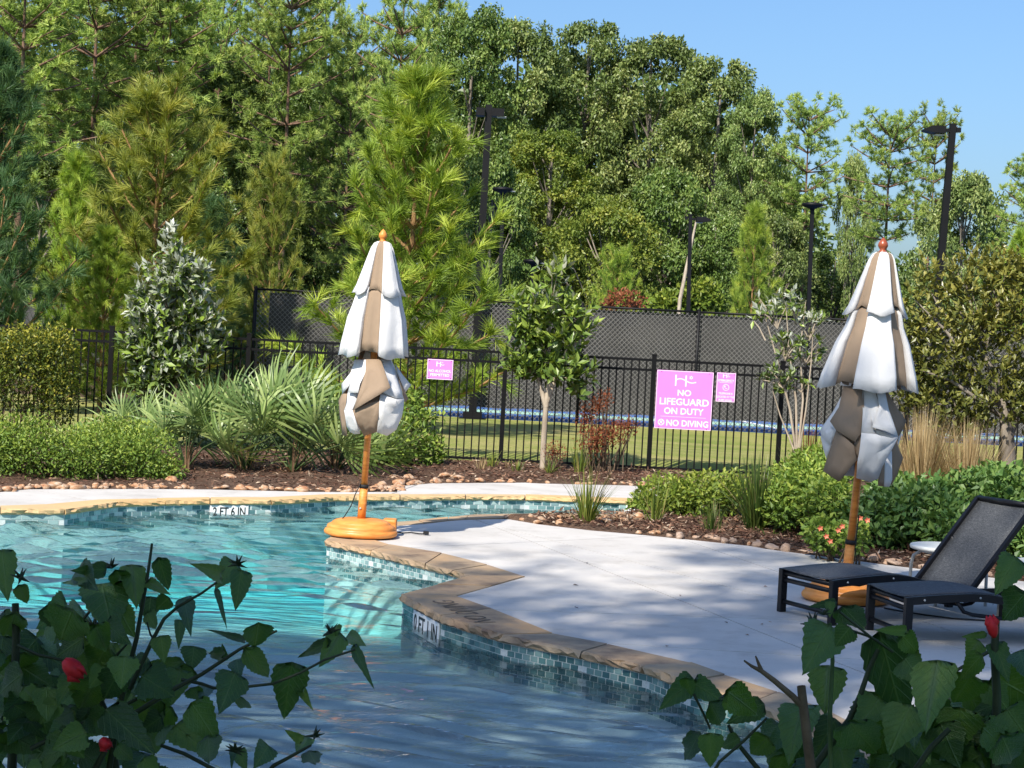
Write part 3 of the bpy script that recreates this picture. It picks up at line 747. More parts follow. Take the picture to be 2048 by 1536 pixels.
def sign(name, label, corners, tilt=0):
    pts = [A(x, y, FY - .04) for x, y in corners]; c = sum(pts, Vector()) / 4
    w = ((pts[1] - pts[0]).length + (pts[2] - pts[3]).length) / 2; h = ((pts[0] - pts[3]).length + (pts[1] - pts[2]).length) / 2
    t = thing(name, label, 'sign', c, 0, 'pink pool rule signs on the fence')
    m = MB(); m.box((0, 0, 0), (w, .008, h)); bevel(m.build('panel', MAT['pink'], t), .003)
    m = MB()
    e = .006
    for s in (-1, 1): m.box((0, -.0045, s * (h / 2 - e)), (w - .004, .0012, e)); m.box((s * (w / 2 - e), -.0045, 0), (e, .0012, h - .004 - 2 * e))
    m.build('border', MAT['sign_white'], t)
    for sx in (-1, 1):
        for sz in (-1, 1):
            m = MB(); m.tube([(sx * w * .42, -.009, sz * (h / 2 - .022)), (sx * w * .42, -.003, sz * (h / 2 - .022))], .006, 8); m.build('screw', MAT['black_metal'], t)
    return t, w, h
def put(t, me, x, z, name='lettering'): return ob(name, me, MAT['sign_white'], t, (x, -.0052, z))
s1, w, h = sign('warning_sign', 'large square pink sign reading NO LIFEGUARD ON DUTY, NO DIVING', [(1314, 740), (1428, 744.5), (1421, 861), (1309, 857)])
put(s1, emblem(.39 * w, .19 * h, .019), 0, .335 * h, 'emblem')
put(s1, fit_text('NO', .24 * w, .105 * h, .016), 0, .125 * h); put(s1, fit_text('LIFEGUARD', .87 * w, .118 * h, .016), .005, -.03 * h)
put(s1, fit_text('ON DUTY', .70 * w, .112 * h, .016), .005, -.19 * h); put(s1, fit_text('NO DIVING', .74 * w, .108 * h, .016), .08 * w, -.395 * h)
m = MB(); m.box((0, 0, 0), (.8 * w, .0014, .004)); put(s1, m.mesh('rule'), 0, -.288 * h, 'rule')
m = ring(.057 * w, .012 * w); m.box((0, -.0012, 0), (.1 * w, .0012, .008), Matrix.Rotation(.8, 3, 'Y')); m.box((0, -.0013, 0), (.1 * w, .0012, .008), Matrix.Rotation(-.8, 3, 'Y')); m.box((0, -.0014, .01), (.03 * w, .0012, .02))
put(s1, m.mesh('no_diving_symbol'), -.385 * w, -.392 * h, 'no_diving_symbol')
s2, w, h = sign('notice_sign', 'small upright pink sign reading EMERGENCY with a telephone symbol', [(1434.5, 745), (1472.5, 746.5), (1469, 805), (1431, 803)])
put(s2, emblem(.38 * w, .13 * h, .009), .0, .39 * h, 'emblem'); put(s2, fit_text('EMERGENCY', .82 * w, .075 * h, .016), 0, .235 * h)
m = MB(); m.box((0, 0, 0), (.7 * w, .0012, .004)); put(s2, m.mesh('rule'), 0, .165 * h, 'rule')
m = ring(.17 * w, .025 * w)
m.tube([(-.05 * w, -.002, .08 * w), (-.06 * w, -.002, 0), (.0, -.002, -.07 * w), (.06 * w, -.002, -.075 * w)], [.03 * w, .018 * w, .018 * w, .03 * w], 6)
put(s2, m.mesh('telephone_symbol'), 0, .0, 'telephone_symbol')
for k, (body, ww) in enumerate((('TELEPHONE IS', .74), ('LOCATED AT THE', .9), ('PUMP HOUSE', .68))): put(s2, fit_text(body, ww * w, .068 * h, .014), 0, (-.21 - .115 * k) * h)
s3, w, h = sign('notice_sign', 'wide pink sign reading NO ALCOHOL PERMITTED, right of the left umbrella', [(855, 718), (907, 720), (905, 760.5), (853.5, 758)])
put(s3, emblem(.31 * w, .25 * h, .012), 0, .27 * h, 'emblem'); put(s3, fit_text('NO ALCOHOL', .86 * w, .135 * h, .016), .0, -.07 * h); put(s3, fit_text('PERMITTED', .73 * w, .135 * h, .016), 0, -.27 * h)

# ================================================================== UMBRELLAS
def umbrella(name, label, base, tilt, white_front, cap_r, mid_r, low_r, seed, rot, wood_top, folds):
    rg = np.random.default_rng(seed)
    t = thing(name, label, 'umbrella', base, 0, 'closed striped umbrellas at the pool')
    sh = math.tan(tilt)
    def lean(V): return [(v[0] + sh * max(0, v[2] - .1), v[1], v[2]) for v in V]
    m = MB(); m.lathe([(.30, 0), (.315, .012), (.318, .032), (.308, .05), (.292, .058), (.296, .07), (.288, .086), (.262, .1), (.252, .104), (.25, .112), (.225, .128), (.17, .142), (.09, .148)], 48, (0, 0, .006), .92)
    bs = m.build('base', MAT['wood'], t)
    m = MB(); m.box((.235, .2, .075), (.12, .16, .13)); bevel(m.build('wheel_housing', MAT['wood'], bs), .015)
    m = MB(); m.lathe([(.27, -.004), (.27, .008)], 32); m.build('foot_ring', MAT['rubber'], bs)
    m = MB(); m.tube([(0, 0, .14), (sh * .33, 0, .43)], .036, 16); m.V = [v for v in m.V]; m.build('sleeve', MAT['wood'], t)
    m = MB(); m.tube(lean([(0, 0, .40), (0, 0, 2.5)]), .029, 16); m.build('pole', MAT['wood'], t)
    m = MB(); m.tube(lean([(0, 0, .415), (0, 0, .445)]), .0405, 16); m.build('collar', MAT['rubber'], t)
    m = MB(); m.tube([(-.01, -.034, .24), (-.01, -.044, .24)], .009, 8); m.build('bolt', MAT['grey_metal'], t)
    m = MB(); z0 = 2.535
    prof = [(.03, 0), (.034, .012), (.024, .02), (.02, .028), (.03, .04), (.037, .056), (.034, .074), (.02, .098), (.004, .115)]
    m.lathe(prof, 18, (sh * (z0 - .1), 0, z0)); m.build('finial', MAT['wood_red'] if wood_top else MAT['wood'], t)
    # the furled cloth: three tiers, eight panels, alternately white and taupe
    mats = [MAT['white_fabric'], MAT['taupe_fabric']]
    def tier(nm, prof, amp_top, amp_hem, hem):
        """eight flat gores: white ones stand proud with turned-back edges, taupe ones lie pleated between"""
        V, F, M = [], [], []; QS = (0, .05, .1, .22, .36, .5, .64, .78, .9, .95, 1); K = len(QS) - 1
        width = {0: 46, 1: 44}
        edges = [-90 + rot - (width[0 if white_front else 1]) / 2]; cols = []
        for i in range(8):
            c = (0 if (i % 2 == 0) == white_front else 1); cols.append(c); edges.append(edges[-1] + width[c])
        for i in range(8):
            c = cols[i]; b0 = len(V); am = rg.uniform(.8, 1.25); ph = rg.uniform(0, 1); skew = rg.uniform(-.2, .2); dz = rg.uniform(-.012, .012)
            for j, (z, R) in enumerate(prof):
                u = j / (len(prof) - 1); amp = (amp_top + (amp_hem - amp_top) * u) * am; ro = R * (1 + amp * .8); ri = R * (.97 - amp * .9)
                e0, e1 = math.radians(edges[i] - (2 if c == 0 else -1)), math.radians(edges[i + 1] + (2 if c == 0 else -1)); em = (e0 + e1) / 2; n = Vector((math.cos(em), math.sin(em)))
                for q in QS:
                    r = ro if c == 0 else ri; pa, pb = Vector((r * math.cos(e0), r * math.sin(e0))), Vector((r * math.cos(e1), r * math.sin(e1)))
                    p = pa.lerp(pb, min(1, max(0, (q - .05) / .9))); d = R * .07 * math.sin(PI * q) * (1 - .5 * u)
                    if c == 0:
                        if q in (0, 1): p = p * (ri / ro) * .97
                        d += R * u * (.05 * math.sin(2 * PI * (q * (1.1 + .5 * ph) + ph) + 1.5 * u) + .03 * max(0, 1 - abs(q - .5 - skew * u) / .12)) * (0 if q in (0, 1) else 1)
                    else: d += R * u * (.16 * (abs(((q * 2 + ph * .4) % 1) - .5) - .25) - .1 * math.sin(PI * q))
                    p = p + n * d; arch = math.sin(PI * q); wob = .010 * math.sin(2 * PI * 1.3 * q + i * 1.7)
                    zz = z + ((hem * arch if c == 1 else -hem * .35 * arch + (hem * .5 if q in (0, 1) else 0)) + wob + dz) * max(0, u - .6) / .4
                    V.append((p.x, p.y, zz))
            for j in range(len(prof) - 1):
                for k in range(K): a = b0 + j * (K + 1) + k; F.append((a, a + K + 1, a + K + 2, a + 1)); M.append(c)
        me = mesh_py(nm, lean(V), F, True, M); o = ob(nm, me, mats, t)
        sm = o.modifiers.new('thickness', 'SOLIDIFY'); sm.thickness = .004; sm.offset = -1
        return o
    cap = [(2.545, .045), (2.53, .07), (2.49, .092), (2.42, .112), (2.34, .134), (2.24, .161), (2.16, .184), (2.095, cap_r)]
    tier('top_canopy', cap, .03, .13, .05)
    mid = [(2.15, .15), (2.09, cap_r * .84), (2.0, cap_r * .93), (1.88, cap_r + (mid_r - cap_r) * .3), (1.76, cap_r + (mid_r - cap_r) * .58), (1.66, cap_r + (mid_r - cap_r) * .82), (1.56, mid_r)]
    tier('middle_canopy', mid, .08, .12, .035)
    # lower tier: the main canopy bunched into overlapping folds (front) and plain gathers (back)
    V, F, M = [], [], []; bx, by = Vector(base), base[1]
    for col, pts in folds:
        n0 = len(V); P = [A(x, y, by - d) - bx for x, y, d in pts]; n = len(P); c = sum(P, Vector()) / n + Vector((0, -.004, 0)); V += [tuple(p) for p in P]
        for p in P: V.append(tuple(p.lerp(c, .5) + Vector((rg.uniform(-.003, .003), rg.uniform(-.007, .003), rg.uniform(-.003, .003)))))
        V.append(tuple(c))
        for k in range(n):
            k2 = (k + 1) % n; F += [(n0 + k, n0 + k2, n0 + n + k2, n0 + n + k), (n0 + n + k, n0 + n + k2, n0 + 2 * n)]; M += [col, col]
    rows = ((1.62, .13), (1.52, .16), (1.38, low_r * .82), (1.24, low_r * .93), (1.1, low_r * .86), (.97, low_r * .72), (.9, low_r * .56)); K = 8
    for i in range(4):
        b0 = len(V); c = i % 2
        for z, r in rows:
            for k in range(K + 1):
                th = math.radians(-8 + 49 * (i + k / K)); rr = r * (.9 + .09 * math.sin(PI * k / K) * (1 if c == 0 else -1) + rg.uniform(-.02, .02)); V.append((rr * math.cos(th) + sh * z, rr * math.sin(th), z))
        for j in range(len(rows) - 1):
            for k in range(K): a = b0 + j * (K + 1) + k; F.append((a, a + K + 1, a + K + 2, a + 1)); M.append(c)
    me = recalc(mesh_py('lower_canopy', V, F, True, M)); o = ob('lower_canopy', me, mats, t)
    sm = o.modifiers.new('thickness', 'SOLIDIFY'); sm.thickness = .004; sm.offset = -1
    # cord hanging from the winch to the base
    m = MB(); s = -1
    pts = [(-.03 + sh * .35, -.035, .45), (-.06, -.04, .36), (-.09, -.04, .26), (-.14, -.05, .17), (-.16, -.06, .145)] if not white_front else [(.035 + sh * .5, -.02, .62), (.045, -.02, .4), (.07, -.03, .25), (.1, -.04, .16)]
    m.tube(pts, .005, 6); m.build('cord', MAT['rubber'], t)
    return t
W_, T_ = 0, 1
def fold_px(o, k, items): return [(c, [(o[0] + x / k, o[1] + y / k, d) for x, y, d in pts]) for c, pts in items]
LEFT_FOLDS = fold_px((560, 740), 6.0235, [
 (W_, [(905, -120, .08), (870, 0, .06), (740, 170, .02), (748, 290, .04), (830, 190, .12), (905, -60, .12)]),
 (T_, [(748, 285, .03), (706, 365, .0), (718, 560, .0), (750, 790, .03), (808, 795, .08), (778, 480, .12), (805, 285, .1)]),
 (W_, [(895, -125, .1), (1045, -125, .15), (1035, 20, .2), (960, 170, .23), (940, 275, .24), (815, 272, .17), (850, 130, .15)]),
 (W_, [(815, 274, .13), (945, 265, .17), (925, 360, .17), (872, 482, .23), (775, 480, .17), (800, 400, .13)]),
 (W_, [(775, 480, .18), (875, 484, .25), (925, 640, .24), (968, 765, .18), (900, 772, .14), (845, 745, .12), (808, 680, .13)]),
 (T_, [(1035, -130, .15), (1215, -130, .16), (1270, 40, .24), (1332, 212, .3), (1170, 312, .31), (1000, 412, .3), (885, 482, .27), (935, 320, .25), (1030, 20, .21)]),
 (T_, [(880, 484, .24), (1000, 405, .2), (1170, 300, .17), (1220, 285, .2), (1200, 372, .22), (1100, 392, .19), (1000, 440, .2)]),
 (T_, [(870, 487, .25), (1000, 438, .27), (1110, 388, .27), (1198, 370, .27), (1185, 560, .27), (1165, 748, .2), (1085, 770, .18), (1010, 800, .17), (930, 640, .23)]),
 (W_, [(1205, -130, .15), (1330, -120, .1), (1400, 80, .14), (1460, 240, .15), (1492, 342, .16), (1400, 340, .24), (1225, 268, .27), (1320, 205, .27), (1265, 40, .22)]),
 (W_, [(1222, 268, .24), (1400, 330, .18), (1492, 342, .15), (1410, 362, .24), (1212, 292, .26)]),
 (W_, [(1208, 290, .26), (1400, 360, .26), (1494, 345, .17), (1485, 460, .16), (1466, 560, .16), (1400, 720, .15), (1290, 792, .16), (1165, 748, .2), (1185, 560, .26), (1198, 370, .27)]),
 (T_, [(1375, -60, .06), (1420, 60, .06), (1542, 345, .0), (1505, 395, .03), (1470, 250, .1)]),
 (W_, [(1385, -80, .02), (1480, 60, .0), (1580, 180, -.02), (1503, 278, .0), (1440, 110, .04)])])
RIGHT_FOLDS = fold_px((1640, 780), 5.0196, [
 (W_, [(255, -20, .08), (140, 200, .06), (0, 400, .02), (12, 470, .03), (100, 556, .1), (165, 405, .16), (98, 312, .15), (220, 160, .14)]),
 (W_, [(5, 465, .0), (30, 580, .0), (62, 690, .02), (112, 560, .1), (160, 420, .14), (95, 370, .1)]),
 (T_, [(235, -40, .1), (435, -40, .16), (440, 150, .25), (430, 300, .27), (415, 430, .28), (350, 522, .28), (160, 402, .22), (98, 312, .16), (190, 170, .16)]),
 (T_, [(162, 402, .13), (350, 520, .2), (336, 560, .21), (200, 432, .13)]),
 (T_, [(160, 406, .18), (250, 480, .24), (338, 556, .27), (352, 640, .26), (372, 705, .24), (290, 800, .22), (190, 922, .16), (30, 812, .1), (95, 610, .12)]),
 (T_, [(336, 556, .24), (418, 430, .26), (402, 560, .26), (372, 708, .24), (352, 640, .23)]),
 (W_, [(430, -50, .16), (535, -50, .16), (600, 170, .25), (532, 340, .28), (525, 372, .27), (560, 440, .27), (415, 432, .29), (432, 240, .28)]),
 (W_, [(555, -50, .15), (640, -50, .13), (690, 190, .22), (740, 330, .25), (786, 466, .27), (660, 412, .32), (525, 370, .3), (600, 165, .27)]),
 (W_, [(525, 373, .24), (660, 414, .22), (785, 466, .24), (720, 486, .26), (600, 456, .25), (560, 442, .26)]),
 (W_, [(415, 430, .29), (560, 441, .29), (600, 455, .3), (720, 484, .29), (786, 466, .26), (720, 600, .26), (630, 760, .22), (582, 892, .17), (500, 922, .17), (365, 882, .17), (375, 720, .25), (402, 560, .28)]),
 (T_, [(640, -40, .05), (750, 140, .06), (868, 310, .0), (830, 400, .03), (790, 472, .1), (740, 330, .16), (690, 190, .15)]),
 (T_, [(772, 500, .06), (806, 620, .02), (836, 680, .0), (780, 840, .02), (718, 960, .04), (722, 760, .08), (716, 600, .1)]),
 (W_, [(722, 608, .1), (726, 900, .07), (700, 972, .06), (640, 970, .1), (650, 722, .14)]),
 (T_, [(632, 742, .15), (652, 720, .14), (642, 970, .1), (585, 962, .12), (586, 880, .15)])])
bl, br = G(721, 1072, .006), G(1690, 1201, .004)
umbrella('patio_umbrella', 'closed white and taupe umbrella on the stone tip between the pools, fully sunlit', (bl.x, bl.y, .008), math.radians(1.5), False, .215, .272, .29, 4, -8, False, LEFT_FOLDS)
umbrella('patio_umbrella', 'closed white and taupe umbrella behind the loungers, tilted with dark red finial', (br.x, br.y, .002), math.radians(3.0), True, .215, .335, .31, 9, -3, True, RIGHT_FOLDS)
m = MB(); pts = [G(x, y, .012) for x, y in ((790, 1064), (806, 1066), (822, 1065), (838, 1067.5), (852, 1068))]; m.tube(pts, .006, 6); c = pts[-1]
o = m.build('power_cord', MAT['rubber']); tag(o, 'short black cord lying on the deck beside the left umbrella base', 'cord')
m = MB(); m.box((c.x, c.y, .022), (.05, .03, .03)); m.build('plug', MAT['rubber'], o)
m = MB(); pts = [G(x, y, .01) for x, y in ((1768, 1216), (1800, 1222), (1850, 1230), (1905, 1237), (1972, 1241))]; m.tube(pts, .006, 6)
tag(m.build('power_cord', MAT['rubber']), 'long black cord lying on the shaded deck under the loungers', 'cord')

# ================================================================== LOUNGERS AND SIDE TABLES
def lounger(label, foot_far, foot_near, ang, W=.60):
    """local x runs from the foot end to the head, y across"""
    p = foot_near
    t = thing('sun_lounger', label, 'lounger', (p.x, p.y, 0), ang, 'black sling sun loungers on the deck')
    H = lambda x: .30 + .035 * math.sin(min(1, x / .95) * PI * .75) - .125 * smooth((x - .45) / .8)     # arched seat rail
    hx = 1.2
    for y in (0, W):
        m = MB()
        V, F = [], []; n = 14
        for i in range(n + 1):
            x = hx * 1.05 * i / n; z = float(H(x)); hh = .05
            V += [(x, y - .018, z), (x, y + .018, z), (x, y + .018, z - hh), (x, y - .018, z - hh)]
        for i in range(n):
            for e in range(4): F.append((4 * i + e, 4 * i + (e + 1) % 4, 4 * i + 4 + (e + 1) % 4, 4 * i + 4 + e))
        F += [(3, 2, 1, 0), (4 * n, 4 * n + 1, 4 * n + 2, 4 * n + 3)]; m.add(V, F, False); o = m.build('side_rail', MAT['lounger_metal'], t); recalc(o.data)
        m = MB(); m.box((.022, y, .15), (.05, .044, .30)); bevel(m.build('leg', MAT['lounger_metal'], t), .004)
        m = MB(); m.box((hx + .3, y, .12), (.05, .044, .26)); m.box((hx + .12, y, .2), (.5, .03, .045)); bevel(m.build('leg', MAT['lounger_metal'], t), .004)
        m = MB(); m.tube([(.35, y + (.02 if y else -.02) * 0, H(.35) - .05), (.40, y, H(.4) - .115), (.46, y, H(.46) - .135), (.68, y, H(.68) - .135), (.74, y, H(.74) - .11), (.8, y, H(.8) - .045)], .013, 8); m.build('handle', MAT['lounger_metal'], t)
        for x in (.12, .5, .85):
            m = MB(); m.tube([(x, y - .017, H(x) - .025), (x, y - .022, H(x) - .025)], .007, 8); m.build('screw', MAT['grey_metal'], t)
    for x, z in ((.022, .27), (.022, .225), (.022, .075)): m = MB(); m.tube([(x, .02, z), (x, W - .02, z)], .016, 8); m.build('cross_bar', MAT['lounger_metal'], t)
    V, F = [], []; n, k = 20, 6
    for i in range(n + 1):
        x = .0 + (hx - .0) * i / n
        for j in range(k + 1): y = .02 + (W - .04) * j / k; V.append((x, y, float(H(x)) + .004 - .008 * math.sin(PI * j / k)))
    for i in range(n):
        for j in range(k): a = i * (k + 1) + j; F.append((a, a + k + 1, a + k + 2, a + 1))
    o = ob('seat_sling', mesh_py('seat_sling', V, F, True), MAT['sling'], t); s = o.modifiers.new('thickness', 'SOLIDIFY'); s.thickness = .006
    th = math.radians(49); bz = float(H(hx)) - .0; Lb = .79; ca, sa = math.cos(th), math.sin(th)
    for y in (.0, W):
        m = MB(); m.tube([(hx - .03 + 0, y, bz - .02), (hx + Lb * ca, y, bz + Lb * sa)], .022, 4, False); m.build('back_rail', MAT['lounger_metal'], t)
    m = MB(); m.tube([(hx + Lb * ca, 0, bz + Lb * sa), (hx + Lb * ca, W, bz + Lb * sa)], .02, 8); m.build('back_rail', MAT['lounger_metal'], t)
    V, F = [], []
    for i in range(n + 1):
        u = i / n * Lb
        for j in range(k + 1): y = .012 + (W - .024) * j / k; b = .012 * math.sin(PI * j / k); V.append((hx + u * ca + b * sa + .01 * sa, y, bz + u * sa - b * ca))
    F = []
    for i in range(n):
        for j in range(k): a = i * (k + 1) + j; F.append((a, a + k + 1, a + k + 2, a + 1))
    o = ob('back_sling', mesh_py('back_sling', V, F, True), MAT['sling'], t); s = o.modifiers.new('thickness', 'SOLIDIFY'); s.thickness = .006
    for y in (.02, W - .02):
        m = MB(); m.tube([(hx + .42 * ca, y, bz + .42 * sa), (hx + .44, y, .03)], .014, 6); m.build('prop', MAT['lounger_metal'], t)
    return t
ffar, fnear = G(1555, 1223, 0), G(1660, 1249, 0)
lounger('black sling lounger with raised back, its foot end in front of the right umbrella base', ffar, Vector((2.175, 11.85, 0)), math.radians(27), .57)
fnear2 = G(1806, 1290, 0)
lounger('nearer black sling lounger cut off by the right edge of the photo', None, Vector((fnear2.x, fnear2.y, 0)), math.radians(13), .56)

def side_table(label, cx, cy, R=.29, H=.42, legs=((-.19, -.16), (.19, -.16), (.19, .16), (-.19, .16))):
    t = thing('side_table', label, 'side table', (cx, cy, 0), .35, 'white side tables by the loungers')
    m = MB(); m.lathe([(R * .9, -.035), (R * .985, -.028), (R, -.014), (R * .985, -.002), (R * .93, 0)], 40, (0, 0, H)); m.build('table_top', MAT['white_plastic'], t)
    m = MB(); m.lathe([(R * .7, -.055), (R * .72, -.035)], 30, (0, 0, H)); m.build('under_ring', MAT['grey_metal'], t)
    for x, y in legs:
        m = MB(); m.tube([(x * .55, y * .55, H - .05), (x * .85, y * .85, H - .055), (x * 1.04, y * 1.04, H - .09), (x * 1.1, y * 1.1, H - .15), (x * 1.12, y * 1.12, .0)], .0125, 8); m.build('leg', MAT['grey_metal'], t)
    return t
p = G(1893, 1205, 0)
side_table('round white side table with bent grey legs behind the raised lounger back', p.x, p.y)
p = G(2078, 1245, 0)
side_table('round white side table half out of frame at the right edge', p.x, p.y)
# ================================================================== VEGETATION
def unit(v): return v / np.maximum(np.linalg.norm(v, axis=-1, keepdims=True), 1e-9)
def rdir(rng, n): return unit(rng.normal(size=(n, 3)))
def leaves(P, D, N, L, W, fold=.25):
    """one folded four-cornered leaf per row of P: base P, direction D, normal N"""
    n = len(P); D = unit(D); S = unit(np.cross(D, N)); N2 = np.cross(S, D); L = np.asarray(L).reshape(-1, 1); W = np.asarray(W).reshape(-1, 1)
    mid = P + D * L * .45
    V = np.stack([P, mid + S * W / 2 + N2 * W * fold, P + D * L, mid - S * W / 2 + N2 * W * fold], 1).reshape(-1, 3)
    return V, np.arange(4 * n).reshape(n, 4)
def needles(P, D, L, W, rng):
    n = len(P); D = unit(D); S = unit(np.cross(D, rdir(rng, n))); L = np.asarray(L).reshape(-1, 1)
    droop = np.zeros((n, 3)); droop[:, 2] = -L[:, 0] * .12
    V = np.stack([P - S * W / 2, P + S * W / 2, P + D * L + droop], 1).reshape(-1, 3)
    return V, np.arange(3 * n).reshape(n, 3)
def tubes(name, segs, mat, parent, n=5):
    m = MB()
    for pts, rad in segs: m.tube(pts, rad, n, True, False)
    return m.build(name, mat, parent)

def broad_meshes(seed, H=10.0, Rm=3.2, base=.16, n_cl=110, per=210, leaf=.21, prof=None):
    """crown of leaf clumps at the ends of limbs; returns (crown mesh, trunk segments)"""
    rng = np.random.default_rng(seed); prof = prof or (lambda t: max(.0, 1 - abs(2 * (.12 + .86 * t) - 1) ** 2.6) ** .55)
    C, Rr = [], []
    for _ in range(n_cl):
        t = rng.random() ** .85; a = rng.uniform(0, 2 * PI); rr = Rm * prof(t) * (.35 + .65 * rng.random() ** .45)
        C.append((rr * math.cos(a), rr * math.sin(a), H * (base + (1 - base) * t) - .5)); Rr.append(rng.uniform(.5, 1.05) * (1.1 - .35 * t))
    C = np.array(C); Rr = np.array(Rr)
    ci = np.repeat(np.arange(n_cl), per); n = len(ci); off = rdir(rng, n) * (rng.random((n, 1)) ** .42); off[:, 2] *= .7
    P = C[ci] + off * Rr[ci][:, None]
    D = unit(off * .7 + rdir(rng, n) * .8 + np.array([0, 0, -.25])); N = unit(off * .7 + rdir(rng, n) * .55 + np.array([0, 0, .7]))
    L = leaf * rng.uniform(.7, 1.3, n); V, F = leaves(P, D, N, L, L * .62)
    cr = rng.random(n_cl); R = np.clip(.45 * cr[ci] + .55 * rng.random(n), 0, 1)
    me = mesh_np('crown', V, F, np.repeat(R, 4))
    segs = []; lean = rng.uniform(-.03, .03, 2)
    tp = [(lean[0] * H * u + .12 * math.sin(5 * u + seed), lean[1] * H * u, H * .93 * u) for u in np.linspace(0, 1, 9)]
    segs.append((tp, [(.2 * (1 - u) + .03) * H / 10 for u in np.linspace(0, 1, 9)]))
    for k in rng.choice(n_cl, 34, replace=False):
        c = C[k]; z0 = max(H * .12, c[2] - 1.0 - .45 * math.hypot(c[0], c[1])); u = min(.97, z0 / (H * .93)); b = np.array(tp[int(u * 8)])
        midp = (b * .5 + c * .5) + np.array([0, 0, -.2]); segs.append(([tuple(b), tuple(midp), tuple(c)], [.075, .05, .015]))
    return me, segs
def pine_meshes(seed, H=16.0, base=.35, Rm=2.6, nl=.26, nw=.03, young=False, per=22, whorl=.5, dome=False):
    """pine: whorls of limbs with side shoots, each shoot end a brush of needles"""
    rng = np.random.default_rng(seed); segs = []; T, TD, TF = [], [], []
    us = np.linspace(0, 1, 9); w0 = .1 if not young else .03
    tp = np.array([(w0 * math.sin(2.2 * u + seed), w0 * math.cos(3 * u + seed), H * u) for u in us])
    segs.append(([tuple(p) for p in tp], [(.16 * (1 - u) + .02) * H / 16 for u in us] if not young else [.07 * (1 - u) + .012 for u in us]))
    def axis(z): return np.array([np.interp(z, tp[:, 2], tp[:, 0]), np.interp(z, tp[:, 2], tp[:, 1]), z])
    z = H * base
    while z < H * .975:
        t = (z - H * base) / (H * (1 - base)); nb = rng.integers(5, 8) if young else rng.integers(5, 8); a0 = rng.uniform(0, 6.3)
        for k in range(nb):
            a = a0 + 2 * PI * k / nb + rng.uniform(-.35, .35)
            if young and dome: Lb = Rm * (max(0., 1 - t ** 2.2) ** .55 * .95 + .12) * rng.uniform(.55, 1.15); up = rng.uniform(.15, .7) + .7 * t
            elif young: Lb = Rm * ((1 - t) ** .78 * .98 + .08) * rng.uniform(.6, 1.2); up = rng.uniform(.12, .6) + .9 * t
            else: Lb = Rm * (max(0., 1 - abs(2 * (.16 + .74 * t) - 1) ** 2.6) ** .5 * .98 + .05) * rng.uniform(.6, 1.15); up = rng.uniform(-.1, .4) + .5 * t ** 2
            p = axis(z); d = unit(np.array([math.cos(a), math.sin(a), up])); ns = max(3, int(Lb / (.34 if young else .72))); pts = [p]
            for s in range(ns):
                p = p + d * Lb / ns; d = unit(d + np.array([0, 0, (.6 if young else .3) / ns]) + rng.normal(size=3) * .08); pts.append(p); f = (s + 1) / ns
                if f < (.15 if young else .3): continue
                if not young:                                   # rounded puffs of needle brushes
                    pc = p + np.array([0, 0, .1]) + rng.normal(size=3) * .1
                    for _ in range(10):
                        sd = unit(rng.normal(size=3) + np.array([0, 0, .55]) + d * .4); T.append(pc + sd * rng.uniform(.1, .36)); TD.append(sd); TF.append(f)
                    continue
                T.append(p); TD.append(d); TF.append(f)
                for _ in range(2 if young else 3):             # side shoots
                    sd = unit(d * .8 + rng.normal(size=3) * .75 + np.array([0, 0, .35])); q = p + sd * rng.uniform(.16, .42) * (1.15 - .4 * f)
                    T.append(q); TD.append(sd); TF.append(f)
            qs = pts[::2] if len(pts) % 2 else pts[::2] + [pts[-1]]
            segs.append(([tuple(x) for x in qs], [(.026 if young else .045) * (1 - i / len(qs)) + .006 for i in range(len(qs))]))
        z += whorl * rng.uniform(.75, 1.25)
    for zz in np.arange(H * .88, H * 1.0, .08 if young else .25): T.append(axis(zz)); TD.append(unit(rng.normal(size=3) * .3 + np.array([0, 0, 1.]))); TF.append(1)
    C, A_, fr = np.array(T), np.array(TD), np.array(TF); ti = np.repeat(np.arange(len(C)), per); n = len(ti)
    spread = rng.uniform(.3, 1.15, (n, 1)) if young else rng.uniform(.5, 1.5, (n, 1))
    Dn = unit(A_[ti] + rdir(rng, n) * spread + np.array([0, 0, .2])); Pn = C[ti] + A_[ti] * rng.uniform(-.12, .05, (n, 1)) + rng.normal(size=(n, 3)) * .015
    L = nl * rng.uniform(.65, 1.15, n); V, F = needles(Pn, Dn, L, nw, rng); cr = rng.random(len(C))
    R = np.clip(.5 * cr[ti] + .3 * rng.random(n) + .2 * fr[ti] - .04, 0, 1)
    return mesh_np('crown', V, F, np.repeat(R, 3)), segs

def make_tree(name, label, cat, me, segs, leafm, bark, loc, scale=(1, 1, 1), rz=0, group=None):
    t = thing(name, label, cat, loc, rz, group); t.scale = scale
    tubes('trunk', segs, bark, t); me.materials.clear() if len(me.materials) else None
    ob('crown', me, leafm, t); return t
PROTO = {}
def proto(key, fn, *a, **k):
    if key not in PROTO: PROTO[key] = fn(*a, **k)
    return PROTO[key]
TRUNKS = {}
def tree_from(key, H0, name, label, cat, leafm, bark, cx, top, hw, Y, rz, R0, group=None, xbase=None, zb=0.0):
    """tree of a prototype kind, sized to reach the photo's top and half width at its own distance"""
    me, segs = PROTO[key]; tp = A(cx, top, Y); H = tp.z - zb; s = hw / FPX * Y / R0
    t = thing(name, label, cat, (tp.x, Y, zb), rz, group); t.scale = (s, s, H / H0)
    if key not in TRUNKS:
        m = MB()
        for pts, rad in segs: m.tube(pts, rad, 5, True, False)
        TRUNKS[key] = m.mesh('trunk')
    for nm, src, mat in (('trunk', TRUNKS[key], bark), ('crown', me, leafm)):
        o = bpy.data.objects.new(nm, src); link(o, t)
        if not src.materials: src.materials.append(None)
        o.material_slots[0].link = 'OBJECT'; o.material_slots[0].material = mat
    return t
